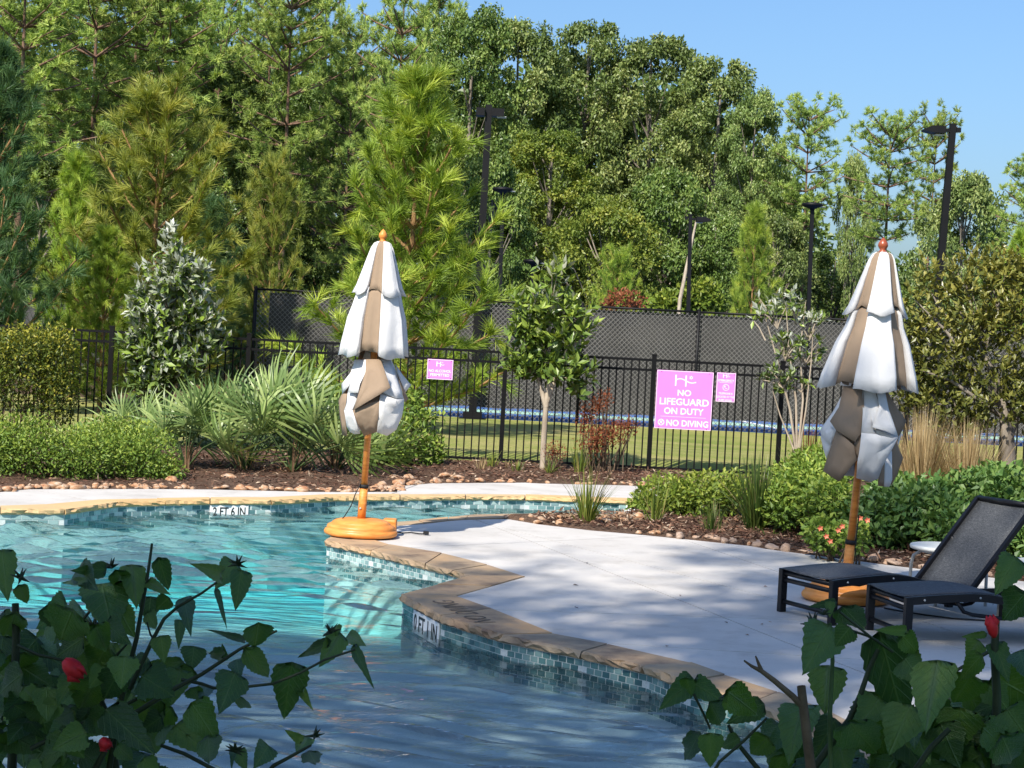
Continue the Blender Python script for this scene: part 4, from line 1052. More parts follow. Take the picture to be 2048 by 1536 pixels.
for k in range(4): proto(f'b{k}', broad_meshes, 20 + k, 10.0, 3.2, (.1, .2, .14, .3)[k], (120, 105, 130, 95)[k], 220, .2)
for k in range(3): proto(f'c{k}', broad_meshes, 70 + k, 18.0, 4.3, (.16, .22, .12)[k], 210, 165, .23)
proto('s0', broad_meshes, 61, 10.0, 3.2, .38, 66, 140, .14); proto('s1', broad_meshes, 62, 10.0, 3.2, .4, 70, 140, .14)
proto('bs', broad_meshes, 31, 10.0, 3.0, .42, 62, 260, .2)
for k in range(3): proto(f'p{k}', pine_meshes, 40 + k, 16.0, (.4, .46, .34)[k], 2.6, .28, .036, False, 22, .95)
proto('pt', pine_meshes, 47, 16.0, .6, 2.3, .28, .036, False, 20, 1.0)
for k in range(3): proto(f'y{k}', pine_meshes, 50 + k, 6.0, .06, 2.1, .31, .016, True, 58, .55, k == 1)
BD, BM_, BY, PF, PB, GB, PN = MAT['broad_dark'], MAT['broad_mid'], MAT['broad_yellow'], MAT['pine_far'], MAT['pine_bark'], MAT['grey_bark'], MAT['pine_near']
GP, GD = 'tall pines in the woods', 'leafy trees in the woods'
tall = [  # key, cx, top, hw, Y, rz, label
 ('p0', 62, -140, 135, 52, .3, 'tall loblolly-like pine at the far left edge, bare trunk showing in its crown'),
 ('p1', 205, -120, 130, 56, 1.9, 'tall pine second from the left edge, top out of frame'),
 ('p2', 330, -70, 135, 58, 4.0, 'tall dense pine left of the sky gap at the top of the photo'),
 ('p1', 585, -18, 112, 58, 2.6, 'tall pine with pale bare trunk above the dark leafy trees, right of the sky gap'),
 ('p0', 812, -60, 88, 56, 5.1, 'tall light green pine rising behind the tallest young pine'),
 ('p2', 712, 75, 75, 60, 1.0, 'narrower yellowish pine left of the tall light green pine'),
 ('p2', 450, -30, 70, 66, .7, 'slim pine half hidden behind its neighbours near the left sky gap'),
 ('pt', 1624, 222, 78, 66, .9, 'pine with rounded crown just right of the big leafy trees'),
 ('pt', 1782, 255, 88, 60, 2.2, 'tall thin pine with bare lower trunk above the right umbrella'),
 ('pt', 1872, 246, 62, 70, 4.4, 'pine with small tufted crown behind the right light pole'),
 ('p0', 10, -110, 120, 68, 2.2, 'back row pine behind the far left pines'), ('p2', 135, -90, 125, 69, .4, 'back row pine between the two leftmost tall pines'),
 ('p1', 275, -100, 125, 70, 3.9, 'back row pine between the second and third tall pines'), ('p0', 395, -80, 95, 71, 1.3, 'back row pine just left of the sky gap'),
 ('p1', 545, -40, 85, 70, 4.9, 'back row pine just right of the sky gap'), ('p2', 655, 10, 62, 71, 2.9, 'back row pine left of the second sky gap'), ('p1', 880, -20, 80, 72, .6, 'back row pine between the light green pine and the oaks'),
 ('p2', 2062, 345, 70, 52, 3.3, 'bright pine crown cut off by the right edge of the photo'),
]
for key, cx, top, hw, Y, rz, lab in tall: tree_from(key, 16.0, 'pine_tree', lab, 'pine tree', PF, PB, cx, top, hw, Y, rz, 2.3, GP)
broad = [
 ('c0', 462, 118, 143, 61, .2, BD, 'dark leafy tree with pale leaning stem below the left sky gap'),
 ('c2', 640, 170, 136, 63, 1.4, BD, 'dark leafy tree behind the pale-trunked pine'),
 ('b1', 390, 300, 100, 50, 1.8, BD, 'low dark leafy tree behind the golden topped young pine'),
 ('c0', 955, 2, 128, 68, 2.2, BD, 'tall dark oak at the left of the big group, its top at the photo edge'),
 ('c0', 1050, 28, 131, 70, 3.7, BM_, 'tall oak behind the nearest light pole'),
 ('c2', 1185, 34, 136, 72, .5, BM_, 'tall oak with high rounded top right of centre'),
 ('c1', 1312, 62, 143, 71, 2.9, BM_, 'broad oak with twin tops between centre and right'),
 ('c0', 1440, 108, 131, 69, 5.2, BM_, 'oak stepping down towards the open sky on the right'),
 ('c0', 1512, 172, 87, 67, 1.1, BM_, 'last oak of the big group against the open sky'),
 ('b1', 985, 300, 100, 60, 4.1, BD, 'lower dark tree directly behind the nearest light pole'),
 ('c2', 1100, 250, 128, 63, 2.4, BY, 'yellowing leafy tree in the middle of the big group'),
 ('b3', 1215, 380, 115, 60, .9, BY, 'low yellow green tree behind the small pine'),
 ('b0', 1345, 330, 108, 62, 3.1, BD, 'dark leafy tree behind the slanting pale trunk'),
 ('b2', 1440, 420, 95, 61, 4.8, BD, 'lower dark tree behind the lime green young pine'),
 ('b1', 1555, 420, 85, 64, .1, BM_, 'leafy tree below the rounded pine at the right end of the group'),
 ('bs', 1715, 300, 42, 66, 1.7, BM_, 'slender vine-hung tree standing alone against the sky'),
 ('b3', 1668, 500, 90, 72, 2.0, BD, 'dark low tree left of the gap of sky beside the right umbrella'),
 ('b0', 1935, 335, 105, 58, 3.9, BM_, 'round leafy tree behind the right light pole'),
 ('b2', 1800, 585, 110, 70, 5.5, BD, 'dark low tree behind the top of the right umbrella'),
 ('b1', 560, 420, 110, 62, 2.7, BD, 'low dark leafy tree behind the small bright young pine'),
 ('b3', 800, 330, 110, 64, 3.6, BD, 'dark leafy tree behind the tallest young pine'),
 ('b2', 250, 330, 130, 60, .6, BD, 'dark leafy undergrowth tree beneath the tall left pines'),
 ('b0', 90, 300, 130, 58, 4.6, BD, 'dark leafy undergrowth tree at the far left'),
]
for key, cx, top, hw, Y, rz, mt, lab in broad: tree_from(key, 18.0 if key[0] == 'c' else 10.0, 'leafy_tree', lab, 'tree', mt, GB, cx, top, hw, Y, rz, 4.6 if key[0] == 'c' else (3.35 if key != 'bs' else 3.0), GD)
# slanting pale trunk
t = thing('bare_trunk', 'pale slanting tree trunk beside a slim light pole behind the court fence', 'tree', (A(1360, 640, 57).x, 57, 0))
b = A(1360, 640, 57).x
tubes('trunk', [([(A(1352, 660, 57).x - b, 0, 0), (A(1360, 600, 57).x - b, 0, A(1360, 600, 57).z), (A(1378, 520, 57).x - b, .3, A(1378, 520, 57).z), (A(1398, 432, 57).x - b, .6, A(1398, 432, 57).z)], [.075, .065, .055, .03])], MAT['pale_bark'], t, 7)
# ---- far woods that read as one mass
rng = np.random.default_rng(77); nC = 620; per = 140
px = rng.uniform(-150, 1640, nC); Yc = rng.uniform(82, 92, nC)
toplim = np.interp(px, [-150, 430, 470, 700, 1150, 1400, 1560, 1640], [20, 110, 90, 160, 150, 200, 360, 560])
C = np.array([list(A(x, tl + (690 - tl) * rng.random(), Y)) for x, tl, Y in zip(px, toplim, Yc)])
ci = np.repeat(np.arange(nC), per); n = len(ci); off = rdir(rng, n) * rng.random((n, 1)) ** .4
P = C[ci] + off * 1.7; V, F = leaves(P, off + rdir(rng, n), off + np.array([0, -.3, .6]) + rdir(rng, n) * .5, rng.uniform(.3, .5, n), rng.uniform(.2, .3, n))
tag(ob('far_woods', mesh_np('far_woods', V, F, np.repeat(np.clip(.3 * rng.random(n) + .4 * rng.random(nC)[ci], 0, 1), 4)), BD), kind='stuff')
rng = np.random.default_rng(78); nC = 110
px = rng.uniform(1600, 2120, nC); Yc = rng.uniform(88, 95, nC)
C = np.array([list(A(x, rng.uniform(560, 700), Y)) for x, Y in zip(px, Yc)])
ci = np.repeat(np.arange(nC), per); n = len(ci); off = rdir(rng, n) * rng.random((n, 1)) ** .4
P = C[ci] + off * 1.7; V, F = leaves(P, off + rdir(rng, n), off + np.array([0, -.3, .6]) + rdir(rng, n) * .5, rng.uniform(.3, .5, n), rng.uniform(.2, .3, n))
tag(ob('far_woods', mesh_np('far_woods', V, F, np.repeat(rng.random(n) * .7, 4)), BD), kind='stuff')

# ---- young long-needled pines
def young(key, label, mat, cx, top, hw, Y, rz, bark='shoot'): return tree_from(key, 6.0, 'young_pine', label, 'pine tree', mat, MAT[bark], cx, top, hw, Y, rz, 2.05, 'young long-needled pines')
young('y0', 'tallest bright young pine with upright shoots, directly behind the left umbrella', PN, 838, 170, 265, 31.5, .4)
young('y1', 'broad young pine with a golden top behind the silvery small tree on the left', MAT['pine_gold'], 318, 218, 235, 35, 1.2)
young('y2', 'young pine with shade painted into its dark blue green needles, cut off by the left edge', MAT['pine_shaded'], -5, 130, 200, 31, 2.6)
young('y0', 'small bright young pine between the edge pine and the golden topped pine', PN, 158, 330, 120, 36.5, 3.4)
young('y1', 'small yellowish young pine left of the corner post of the court fence', MAT['pine_gold'], 552, 352, 105, 41, 4.2)
young('y2', 'dark young pine low behind the silvery small tree', MAT['pine_shaded'], 420, 420, 130, 39, 5.0)
young('y0', 'low young pine shoot behind the clipped hedge', PN, 215, 470, 110, 33, 1.9)
young('y2', 'lime green young pine behind the court fence on the right', PN, 1512, 432, 92, 56, .8)
young('y1', 'small round young pine just above the court fence right of the bare-trunked tree', PN, 1236, 522, 70, 55, 2.1)
young('y0', 'yellow green low young pine at the right edge behind the big shrub', PN, 2045, 480, 90, 44, 4.9)

# reddish bush above the fence
def leafy_bush(name, label, cat, mat, boxes, leaf, n_leaf, seed, stems=14, loc=None, wl=.5, group=None, droop=0.0, stem_mat='brown_stem', shell=.45, leafname='foliage'):
    """boxes: list of (centre, radii) lumps in world space, leaves spread through them and denser near their skin"""
    rng = np.random.default_rng(seed); cs = np.array([b[0] for b in boxes]); rs = np.array([b[1] for b in boxes]); vol = rs.prod(1); w = vol ** .67; w = w / w.sum()
    root = Vector(loc) if loc is not None else Vector((cs[:, 0].mean(), cs[:, 1].mean(), .02)); o = np.array(root)
    t = thing(name, label, cat, root, 0, group); bi = rng.choice(len(boxes), n_leaf, p=w)
    off = rdir(rng, n_leaf) * (rng.random((n_leaf, 1)) ** shell); lump = rng.integers(0, 40, n_leaf); P = cs[bi] + off * rs[bi] * (1 + .12 * np.sin(lump * 7.3 + bi * 3)[:, None])
    keep = P[:, 2] > .01; P, off, bi, lump = P[keep], off[keep], bi[keep], lump[keep]; n = len(P)
    D = unit(off * .6 + rdir(rng, n) * .8 + np.array([0, 0, .15 - droop])); N = unit(off * .6 + rdir(rng, n) * .6 + np.array([0, 0, .6]))
    L = leaf * rng.uniform(.65, 1.3, n); V, F = leaves(P - o, D, N, L, L * wl)
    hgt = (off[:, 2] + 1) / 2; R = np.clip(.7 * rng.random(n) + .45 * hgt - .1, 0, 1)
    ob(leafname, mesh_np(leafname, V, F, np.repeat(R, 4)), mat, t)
    segs = []
    for _ in range(stems):
        b = rng.integers(len(boxes)); e = cs[b] + rdir(rng, 1)[0] * rs[b] * .75 - o; s = np.array([cs[b][0] - o[0], cs[b][1] - o[1], 0]) * .6 + rng.normal(size=3) * .05; s[2] = -.03
        segs.append(([tuple(s), tuple((s + e) / 2 + rng.normal(size=3) * .04), tuple(e)], [.012, .008, .003]))
    if segs: tubes('stems', segs, MAT[stem_mat], t, 4)
    return t
def B(px, py, Y, wpx, hpx, depth=None):        # lump centred on an image spot at distance Y
    c = A(px, py, Y); s = Y / FPX; return ((c.x, c.y, c.z), (wpx * s, depth if depth else max(.12, wpx * s * .8), hpx * s))
leafy_bush('russet_bush', 'low russet leafed bush peeping over the court fence below the small round pine', 'bush', MAT['dead_leaf'], [B(1250, 600, 45, 45, 22), B(1215, 612, 45, 25, 14)], .11, 500, 301, loc=(A(1250, 600, 45).x, 45, 0), stems=4)
leafy_bush('green_thicket', 'bright green thicket over the court fence right of the slim light pole with side head', 'bush', MAT['lime_shrub'], [B(1400, 600, 58, 50, 40), B(1340, 612, 58, 40, 30)], .2, 2200, 302, loc=(A(1400, 600, 58).x, 58, 0), stems=6)
# hedge and bushes of the far bed
HY = 24.3
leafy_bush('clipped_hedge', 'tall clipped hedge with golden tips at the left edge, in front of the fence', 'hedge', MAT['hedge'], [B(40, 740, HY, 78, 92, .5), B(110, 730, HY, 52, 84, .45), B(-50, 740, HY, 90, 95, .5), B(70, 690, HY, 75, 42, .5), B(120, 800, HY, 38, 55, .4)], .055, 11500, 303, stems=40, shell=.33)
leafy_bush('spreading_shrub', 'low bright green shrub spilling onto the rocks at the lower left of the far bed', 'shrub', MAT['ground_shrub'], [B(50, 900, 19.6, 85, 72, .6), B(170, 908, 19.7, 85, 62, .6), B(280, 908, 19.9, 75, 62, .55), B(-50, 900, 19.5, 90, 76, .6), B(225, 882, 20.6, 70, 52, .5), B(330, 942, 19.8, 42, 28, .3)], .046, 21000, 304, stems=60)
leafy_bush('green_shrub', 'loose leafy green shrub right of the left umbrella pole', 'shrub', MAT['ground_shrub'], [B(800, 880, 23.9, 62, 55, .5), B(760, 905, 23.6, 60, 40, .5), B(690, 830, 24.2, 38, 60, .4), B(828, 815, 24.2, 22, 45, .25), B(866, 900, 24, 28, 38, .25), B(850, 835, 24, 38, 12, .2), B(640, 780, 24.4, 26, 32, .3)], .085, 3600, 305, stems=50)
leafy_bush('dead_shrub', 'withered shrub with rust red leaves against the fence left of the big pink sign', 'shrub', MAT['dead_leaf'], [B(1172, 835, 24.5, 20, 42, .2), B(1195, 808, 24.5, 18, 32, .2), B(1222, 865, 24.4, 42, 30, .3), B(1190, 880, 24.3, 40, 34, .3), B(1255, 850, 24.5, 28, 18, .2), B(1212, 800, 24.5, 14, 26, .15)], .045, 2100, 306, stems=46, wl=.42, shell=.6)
leafy_bush('dead_shrub', 'small brown withered twiggy shrub at the foot of the bare-trunked tree', 'shrub', MAT['dead_leaf'], [B(1110, 905, 24.2, 26, 24, .2)], .04, 260, 307, stems=22, wl=.42, shell=.6)
# near bed bushes
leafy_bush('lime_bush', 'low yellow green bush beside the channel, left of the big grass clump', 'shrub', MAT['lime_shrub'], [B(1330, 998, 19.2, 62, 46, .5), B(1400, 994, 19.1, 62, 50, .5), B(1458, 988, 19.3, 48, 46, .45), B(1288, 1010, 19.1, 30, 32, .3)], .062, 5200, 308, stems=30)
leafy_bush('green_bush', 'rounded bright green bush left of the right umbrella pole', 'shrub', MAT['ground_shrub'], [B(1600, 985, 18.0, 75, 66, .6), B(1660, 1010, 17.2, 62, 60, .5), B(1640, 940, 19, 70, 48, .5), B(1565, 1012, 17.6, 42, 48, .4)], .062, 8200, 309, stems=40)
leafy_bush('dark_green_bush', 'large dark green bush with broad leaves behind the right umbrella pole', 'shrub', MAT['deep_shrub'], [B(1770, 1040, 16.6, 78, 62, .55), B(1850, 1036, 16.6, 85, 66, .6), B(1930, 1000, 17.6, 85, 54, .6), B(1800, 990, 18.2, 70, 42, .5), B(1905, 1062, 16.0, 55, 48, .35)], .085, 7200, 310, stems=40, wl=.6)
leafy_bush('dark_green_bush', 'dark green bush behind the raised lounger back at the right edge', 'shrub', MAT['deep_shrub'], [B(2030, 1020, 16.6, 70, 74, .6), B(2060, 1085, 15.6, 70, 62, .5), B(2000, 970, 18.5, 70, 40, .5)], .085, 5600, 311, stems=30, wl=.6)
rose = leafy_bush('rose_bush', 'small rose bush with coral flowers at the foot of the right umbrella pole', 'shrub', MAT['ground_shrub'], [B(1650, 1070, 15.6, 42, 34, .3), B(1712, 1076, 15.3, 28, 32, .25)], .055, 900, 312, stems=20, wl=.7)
for x, y in ((1640, 1056), (1652, 1072), (1676, 1060), (1684, 1052), (1660, 1082), (1720, 1036), (1734, 1040)):
    c = A(x, y, 15.15) - rose.location; m = MB()
    V = [c]
    for k in range(10): a = k * .628; V.append(c + Vector(((.028 if k % 2 else .016) * math.cos(a), -.012 - .006 * (k % 2), (.028 if k % 2 else .016) * math.sin(a))))
    m.add(V, [(0, 1 + k, 1 + (k + 1) % 10) for k in range(10)]); m.build('flower', MAT['pink_petal'], rose)


# ---- small broad-leaved trees in the beds
def small_tree(name, label, Y, base_px, stems, lumps, mat, leaf, n, seed, bark, group=None, shell=.5, wl=.42):
    rng = np.random.default_rng(seed); root = A(*base_px, Y); root = Vector((root.x, Y, .0)); t = thing(name, label, 'small tree', root, 0, group)
    segs = []
    for pts in stems: segs.append(([tuple(A(x, y, Y + dy) - root) for x, y, dy, r in pts], [p[3] for p in pts]))
    cs = np.array([np.array(A(l[0], l[1], Y + (l[4] if len(l) > 4 else 0)) - root) for l in lumps]); rs = np.array([(l[2] * Y / FPX, l[2] * Y / FPX * .85, l[3] * Y / FPX) for l in lumps])
    w = rs.prod(1) ** .67; w = w / w.sum(); nt = n // 7; bi = rng.choice(len(lumps), nt, p=w); off = rdir(rng, nt) * rng.random((nt, 1)) ** shell; C = cs[bi] + off * rs[bi]
    for k in rng.choice(nt, min(nt, 55), replace=False):          # twigs to the whorls
        b = cs[bi[k]] * .8 + np.array([0, 0, cs[:, 2].min() * .2 - .1]); segs.append(([tuple(b), tuple((b + C[k]) / 2 + np.array([0, 0, .03])), tuple(C[k])], [.012, .008, .004]))
    tubes('trunk', segs, bark, t, 7)
    ax = unit(off * .8 + np.array([0, 0, .9]) + rng.normal(size=(nt, 3)) * .25); ti = np.repeat(np.arange(nt), 7); m_ = len(ti)
    D = unit(ax[ti] * rng.uniform(.2, 1.1, (m_, 1)) + rdir(rng, m_) * .9); N = unit(ax[ti] + rdir(rng, m_) * .35)
    P = C[ti] + ax[ti] * rng.uniform(-.05, .05, (m_, 1)); L = leaf * rng.uniform(.65, 1.2, m_); V, F = leaves(P, D, N, L, L * wl, .12)
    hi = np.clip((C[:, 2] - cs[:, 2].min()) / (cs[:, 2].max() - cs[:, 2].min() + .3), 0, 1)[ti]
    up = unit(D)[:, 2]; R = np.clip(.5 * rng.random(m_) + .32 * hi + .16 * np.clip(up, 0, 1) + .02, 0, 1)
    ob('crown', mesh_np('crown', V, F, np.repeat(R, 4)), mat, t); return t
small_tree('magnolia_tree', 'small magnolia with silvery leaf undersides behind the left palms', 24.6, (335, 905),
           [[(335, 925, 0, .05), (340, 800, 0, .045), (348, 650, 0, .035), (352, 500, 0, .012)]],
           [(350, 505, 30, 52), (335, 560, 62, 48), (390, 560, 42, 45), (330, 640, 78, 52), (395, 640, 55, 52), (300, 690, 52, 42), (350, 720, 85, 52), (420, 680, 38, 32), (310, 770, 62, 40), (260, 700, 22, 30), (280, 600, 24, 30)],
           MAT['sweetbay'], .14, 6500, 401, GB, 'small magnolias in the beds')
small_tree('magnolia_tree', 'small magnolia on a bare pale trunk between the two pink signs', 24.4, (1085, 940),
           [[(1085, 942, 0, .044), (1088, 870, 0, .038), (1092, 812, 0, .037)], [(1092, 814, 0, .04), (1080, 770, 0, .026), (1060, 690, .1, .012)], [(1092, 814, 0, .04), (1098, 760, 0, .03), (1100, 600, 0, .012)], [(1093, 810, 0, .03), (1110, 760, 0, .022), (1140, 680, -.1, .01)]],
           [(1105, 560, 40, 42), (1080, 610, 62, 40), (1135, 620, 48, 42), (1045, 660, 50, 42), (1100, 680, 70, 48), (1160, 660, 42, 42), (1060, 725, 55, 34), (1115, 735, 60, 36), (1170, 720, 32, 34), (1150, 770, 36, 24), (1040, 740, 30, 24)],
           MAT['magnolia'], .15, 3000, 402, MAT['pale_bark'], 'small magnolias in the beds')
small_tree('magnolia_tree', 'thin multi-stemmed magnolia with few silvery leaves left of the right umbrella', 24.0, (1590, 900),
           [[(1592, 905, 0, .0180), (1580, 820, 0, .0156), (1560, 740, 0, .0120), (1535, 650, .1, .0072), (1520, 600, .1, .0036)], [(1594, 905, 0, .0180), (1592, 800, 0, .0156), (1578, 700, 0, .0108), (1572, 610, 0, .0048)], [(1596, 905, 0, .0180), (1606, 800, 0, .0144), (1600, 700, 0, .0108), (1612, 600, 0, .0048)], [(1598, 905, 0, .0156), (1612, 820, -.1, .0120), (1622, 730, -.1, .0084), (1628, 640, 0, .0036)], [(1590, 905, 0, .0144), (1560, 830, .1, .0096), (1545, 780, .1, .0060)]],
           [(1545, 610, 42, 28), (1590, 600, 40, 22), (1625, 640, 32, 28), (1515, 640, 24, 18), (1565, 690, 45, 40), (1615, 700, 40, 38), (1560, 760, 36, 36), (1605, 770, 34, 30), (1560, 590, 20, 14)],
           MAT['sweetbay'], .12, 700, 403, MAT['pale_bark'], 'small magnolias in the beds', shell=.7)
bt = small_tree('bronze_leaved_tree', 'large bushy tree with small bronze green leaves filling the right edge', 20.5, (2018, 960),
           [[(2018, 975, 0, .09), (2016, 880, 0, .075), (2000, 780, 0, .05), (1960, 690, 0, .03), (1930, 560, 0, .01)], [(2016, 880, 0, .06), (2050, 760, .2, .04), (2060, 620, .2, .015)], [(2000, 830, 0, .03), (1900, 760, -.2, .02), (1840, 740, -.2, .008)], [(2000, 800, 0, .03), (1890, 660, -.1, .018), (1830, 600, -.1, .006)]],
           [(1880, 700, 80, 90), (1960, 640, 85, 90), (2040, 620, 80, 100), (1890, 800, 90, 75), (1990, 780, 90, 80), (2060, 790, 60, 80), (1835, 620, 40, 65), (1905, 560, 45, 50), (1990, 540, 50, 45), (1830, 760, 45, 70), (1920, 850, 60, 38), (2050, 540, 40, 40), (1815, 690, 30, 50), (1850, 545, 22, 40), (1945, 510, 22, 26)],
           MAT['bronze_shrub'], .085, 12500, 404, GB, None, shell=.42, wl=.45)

# ---- dwarf palms: every frond a part
def frond_mesh(rng, seg=17, span=200, L=.55, droop=.0):
    V, F = [], []
    for k in range(seg):
        a = math.radians(-span / 2 + span * k / (seg - 1)); l = L * (1 - .28 * abs(2 * k / (seg - 1) - 1) ** 2) * rng.uniform(.9, 1.06); w = .031
        d = Vector((math.sin(a), 0, math.cos(a))); s = Vector((math.cos(a), 0, -math.sin(a))); f = .028 * (1 if k % 2 else -1)
        n = len(V); st = 4
        for q in range(st + 1):
            u = q / st; r = .02 + l * u; wd = w * (.35 + 1.1 * u if u < .5 else .9 * (1 - u) * 2 + .03) ; b = .10 * u * u + droop * u ** 2.2
            c = d * r + Vector((0, b + f * u * .4, -droop * .9 * u ** 2.4)); V += [c - s * wd / 2, c + s * wd / 2 + Vector((0, .006, 0))]
        for q in range(st): F.append((n + 2 * q, n + 2 * q + 1, n + 2 * q + 3, n + 2 * q + 2))
    me = mesh_py('frond', V, F, True); a = me.attributes.new('rnd', 'FLOAT', 'POINT'); r = [rng.random() for _ in range(seg)]
    a.data.foreach_set('value', [r[min(seg - 1, i // 10)] for i in range(len(V))]); return me
frng = random.Random(12)
FM = [frond_mesh(frng, 15, sp, .58, dr) for sp, dr in ((190, 0), (165, .05), (210, .12), (180, .3))]
for me in FM: me.materials.append(MAT['palm'])
def blade_mesh(name, n, L, spread, w, seed, curl):
    rng = np.random.default_rng(seed); V, F, R = [], [], []; st = 5
    for i in range(n):
        a = rng.uniform(0, 2 * PI); tilt = abs(rng.normal(0, spread)); l = L * rng.uniform(.5, 1.1); r0 = rng.uniform(0, .07 + .05 * L); c = np.array([r0 * math.cos(a), r0 * math.sin(a), 0]); h = np.array([math.cos(a), math.sin(a), 0]); s = np.array([-math.sin(a), math.cos(a), 0])
        s = unit(s + np.array([.8, 0, 0]) * rng.uniform(-1, 1)); rr = rng.random(); th = tilt; p = c; nb = len(V)
        for q in range(st + 1):
            u = q / st; wd = w * (1 - u ** 1.6) * (.7 + .3 * min(1, u * 3)) + .0006; V += [p - s * wd / 2, p + s * wd / 2]; R += [rr, rr]; th = th + curl * tilt / st * 2.2; p = p + (h * math.sin(th) + np.array([0, 0, math.cos(th)])) * l / st
        for q in range(st): F.append((nb + 2 * q, nb + 2 * q + 1, nb + 2 * q + 3, nb + 2 * q + 2))
    return mesh_np(name, np.array(V), np.array(F), R, True)
def palm(label, px, py, Y, nf, size, seed, lean=0.0):
    rg = random.Random(seed); b = A(px, py, Y); t = thing('dwarf_palm', label, 'palm', (b.x, Y, .02), 0, 'dwarf fan palms in the far bed'); segs = []
    for k in range(nf):
        az = 2 * PI * k / nf + rg.uniform(-.25, .25); el = rg.uniform(.25, 1.35); lp = size * rg.uniform(.45, .8); d = Vector((math.cos(az) * math.cos(el) + lean, math.sin(az) * math.cos(el) * .8 - .1, math.sin(el)))
        d.normalize(); e = d * lp + Vector((0, 0, .05)); m_ = d * lp * .5 + Vector((0, 0, .1)); segs.append(([(0, 0, 0), m_, e], [.013, .009, .006]))
        o = bpy.data.objects.new('frond', FM[rg.choice((0, 1, 1, 2, 3))]); link(o, t); o.location = e
        # blade plane: its axis follows the stalk, its face turned up and partly to the pool
        zax = (d + Vector((0, 0, .25))).normalized(); face = Vector((rg.uniform(-.7, .7), -1, rg.uniform(-.1, .8))); yax = -(face - zax * face.dot(zax)).normalized(); xax = yax.cross(zax)
        o.rotation_euler = Matrix((xax, yax, zax)).transposed().to_euler(); s = size * rg.uniform(.85, 1.25); o.scale = (s, s, s)
    ob('dead_fronds', blade_mesh('dead_fronds', 34, .5 * size, .75, .022, 900 + seed, .55), MAT['palm_dry'], t)
    tubes('stalks', segs, MAT['green_stem'], t, 5); return t
palm('dwarf fan palm at the left of the palm row, under the silvery magnolia', 262, 928, 22.9, 9, .72, 1)
palm('dwarf fan palm second from the left, low wide fans over the rocks', 372, 948, 21.4, 11, .85, 2)
palm('largest dwarf fan palm in the middle of the palm row with brown dead fans below', 490, 945, 21.7, 18, 1.15, 3)
palm('dwarf fan palm left of the left umbrella, brown fans at its foot', 585, 952, 21.6, 15, 1.1, 4)
palm('dwarf fan palm half behind the left umbrella cloth', 672, 945, 22.2, 12, .95, 5, .1)

# ---- grasses
def grass_clump(name, label, cat, mat, px, py, Y, n, L, spread, w, seed, group=None, loc_z=.01, curl=.5, zoff=None):
    b = A(px, py, Y); t = thing(name, label, cat, (b.x, Y, loc_z), 0, group)
    ob('blades', blade_mesh('blades', n, L, spread, w, seed, curl), mat, t); return t
GG = 'grass clumps in the beds'
def gpos(px, py): p = G(px, py); return p.y
grass_clump('grass_clump', 'large dark green iris-like clump in the middle of the near bed', 'grass', MAT['iris_blade'], 1512, 1052, 17.75, 330, .74, .32, .017, 501, GG)
grass_clump('grass_clump', 'bright tufted grass on the near bed beside the pool channel', 'grass', MAT['grass_blade'], 1172, 1047, gpos(1172, 1047), 120, .55, .36, .013, 502, GG)
grass_clump('grass_clump', 'thin yellow green tuft in front of the low lime bush', 'grass', MAT['grass_blade'], 1308, 1042, gpos(1308, 1042), 38, .42, .32, .015, 503, GG)
grass_clump('grass_clump', 'small upright tuft at the deck edge left of the iris-like clump', 'grass', MAT['iris_blade'], 1424, 1068, gpos(1424, 1068), 90, .33, .26, .010, 504, GG)
grass_clump('grass_clump', 'fine bright tuft between the iris-like clump and the right umbrella pole', 'grass', MAT['grass_blade'], 1622, 1062, gpos(1622, 1062) + .3, 90, .48, .32, .011, 505, GG)
grass_clump('grass_clump', 'fine pale fountain grass at the foot of the thin multi-stemmed magnolia', 'grass', MAT['grass_blade'], 1600, 940, 22.8, 320, .62, .42, .009, 506, GG)
for i, (x, y, n, l, lab) in enumerate(((962, 942, 16, .22, 'dry pale tuft in the far bed right of the left umbrella'), (984, 938, 30, .27, 'green tuft at the foot of a fence post right of the NO ALCOHOL sign'), (1036, 945, 20, .2, 'small yellowish tuft left of the bare-trunked magnolia'), (1098, 948, 24, .26, 'green tuft right at the foot of the bare-trunked magnolia'), (1160, 948, 40, .5, 'tall green tuft under the rust red withered shrub'), (1012, 940, 10, .16, 'tiny dry tuft beside a fence post'), (1212, 944, 12, .13, 'tiny green weed under the rust red withered shrub'))):
    grass_clump('grass_tuft', lab, 'grass', MAT['grass_blade'] if i not in (0, 5) else MAT['tan_blade'], x, y, min(24.9, gpos(x, y)), n, l, .35, .014, 520 + i, 'small tufts along the fence')
grass_clump('tan_grass', 'stand of dry tan grass stalks behind the right umbrella', 'grass', MAT['tan_blade'], 1845, 935, 20.0, 1100, 1.2, .22, .013, 541, 'dry grasses at the right')
grass_clump('tan_grass', 'dry tan grass stalks left of the pale trunk at the right edge', 'grass', MAT['tan_blade'], 1935, 940, 19.7, 900, 1.1, .22, .013, 542, 'dry grasses at the right')
grass_clump('red_grass', 'reddish dry grass stems beside the thin multi-stemmed magnolia', 'grass', MAT['dead_leaf'], 1618, 905, 24.3, 70, .95, .1, .01, 543, 'dry grasses at the right')

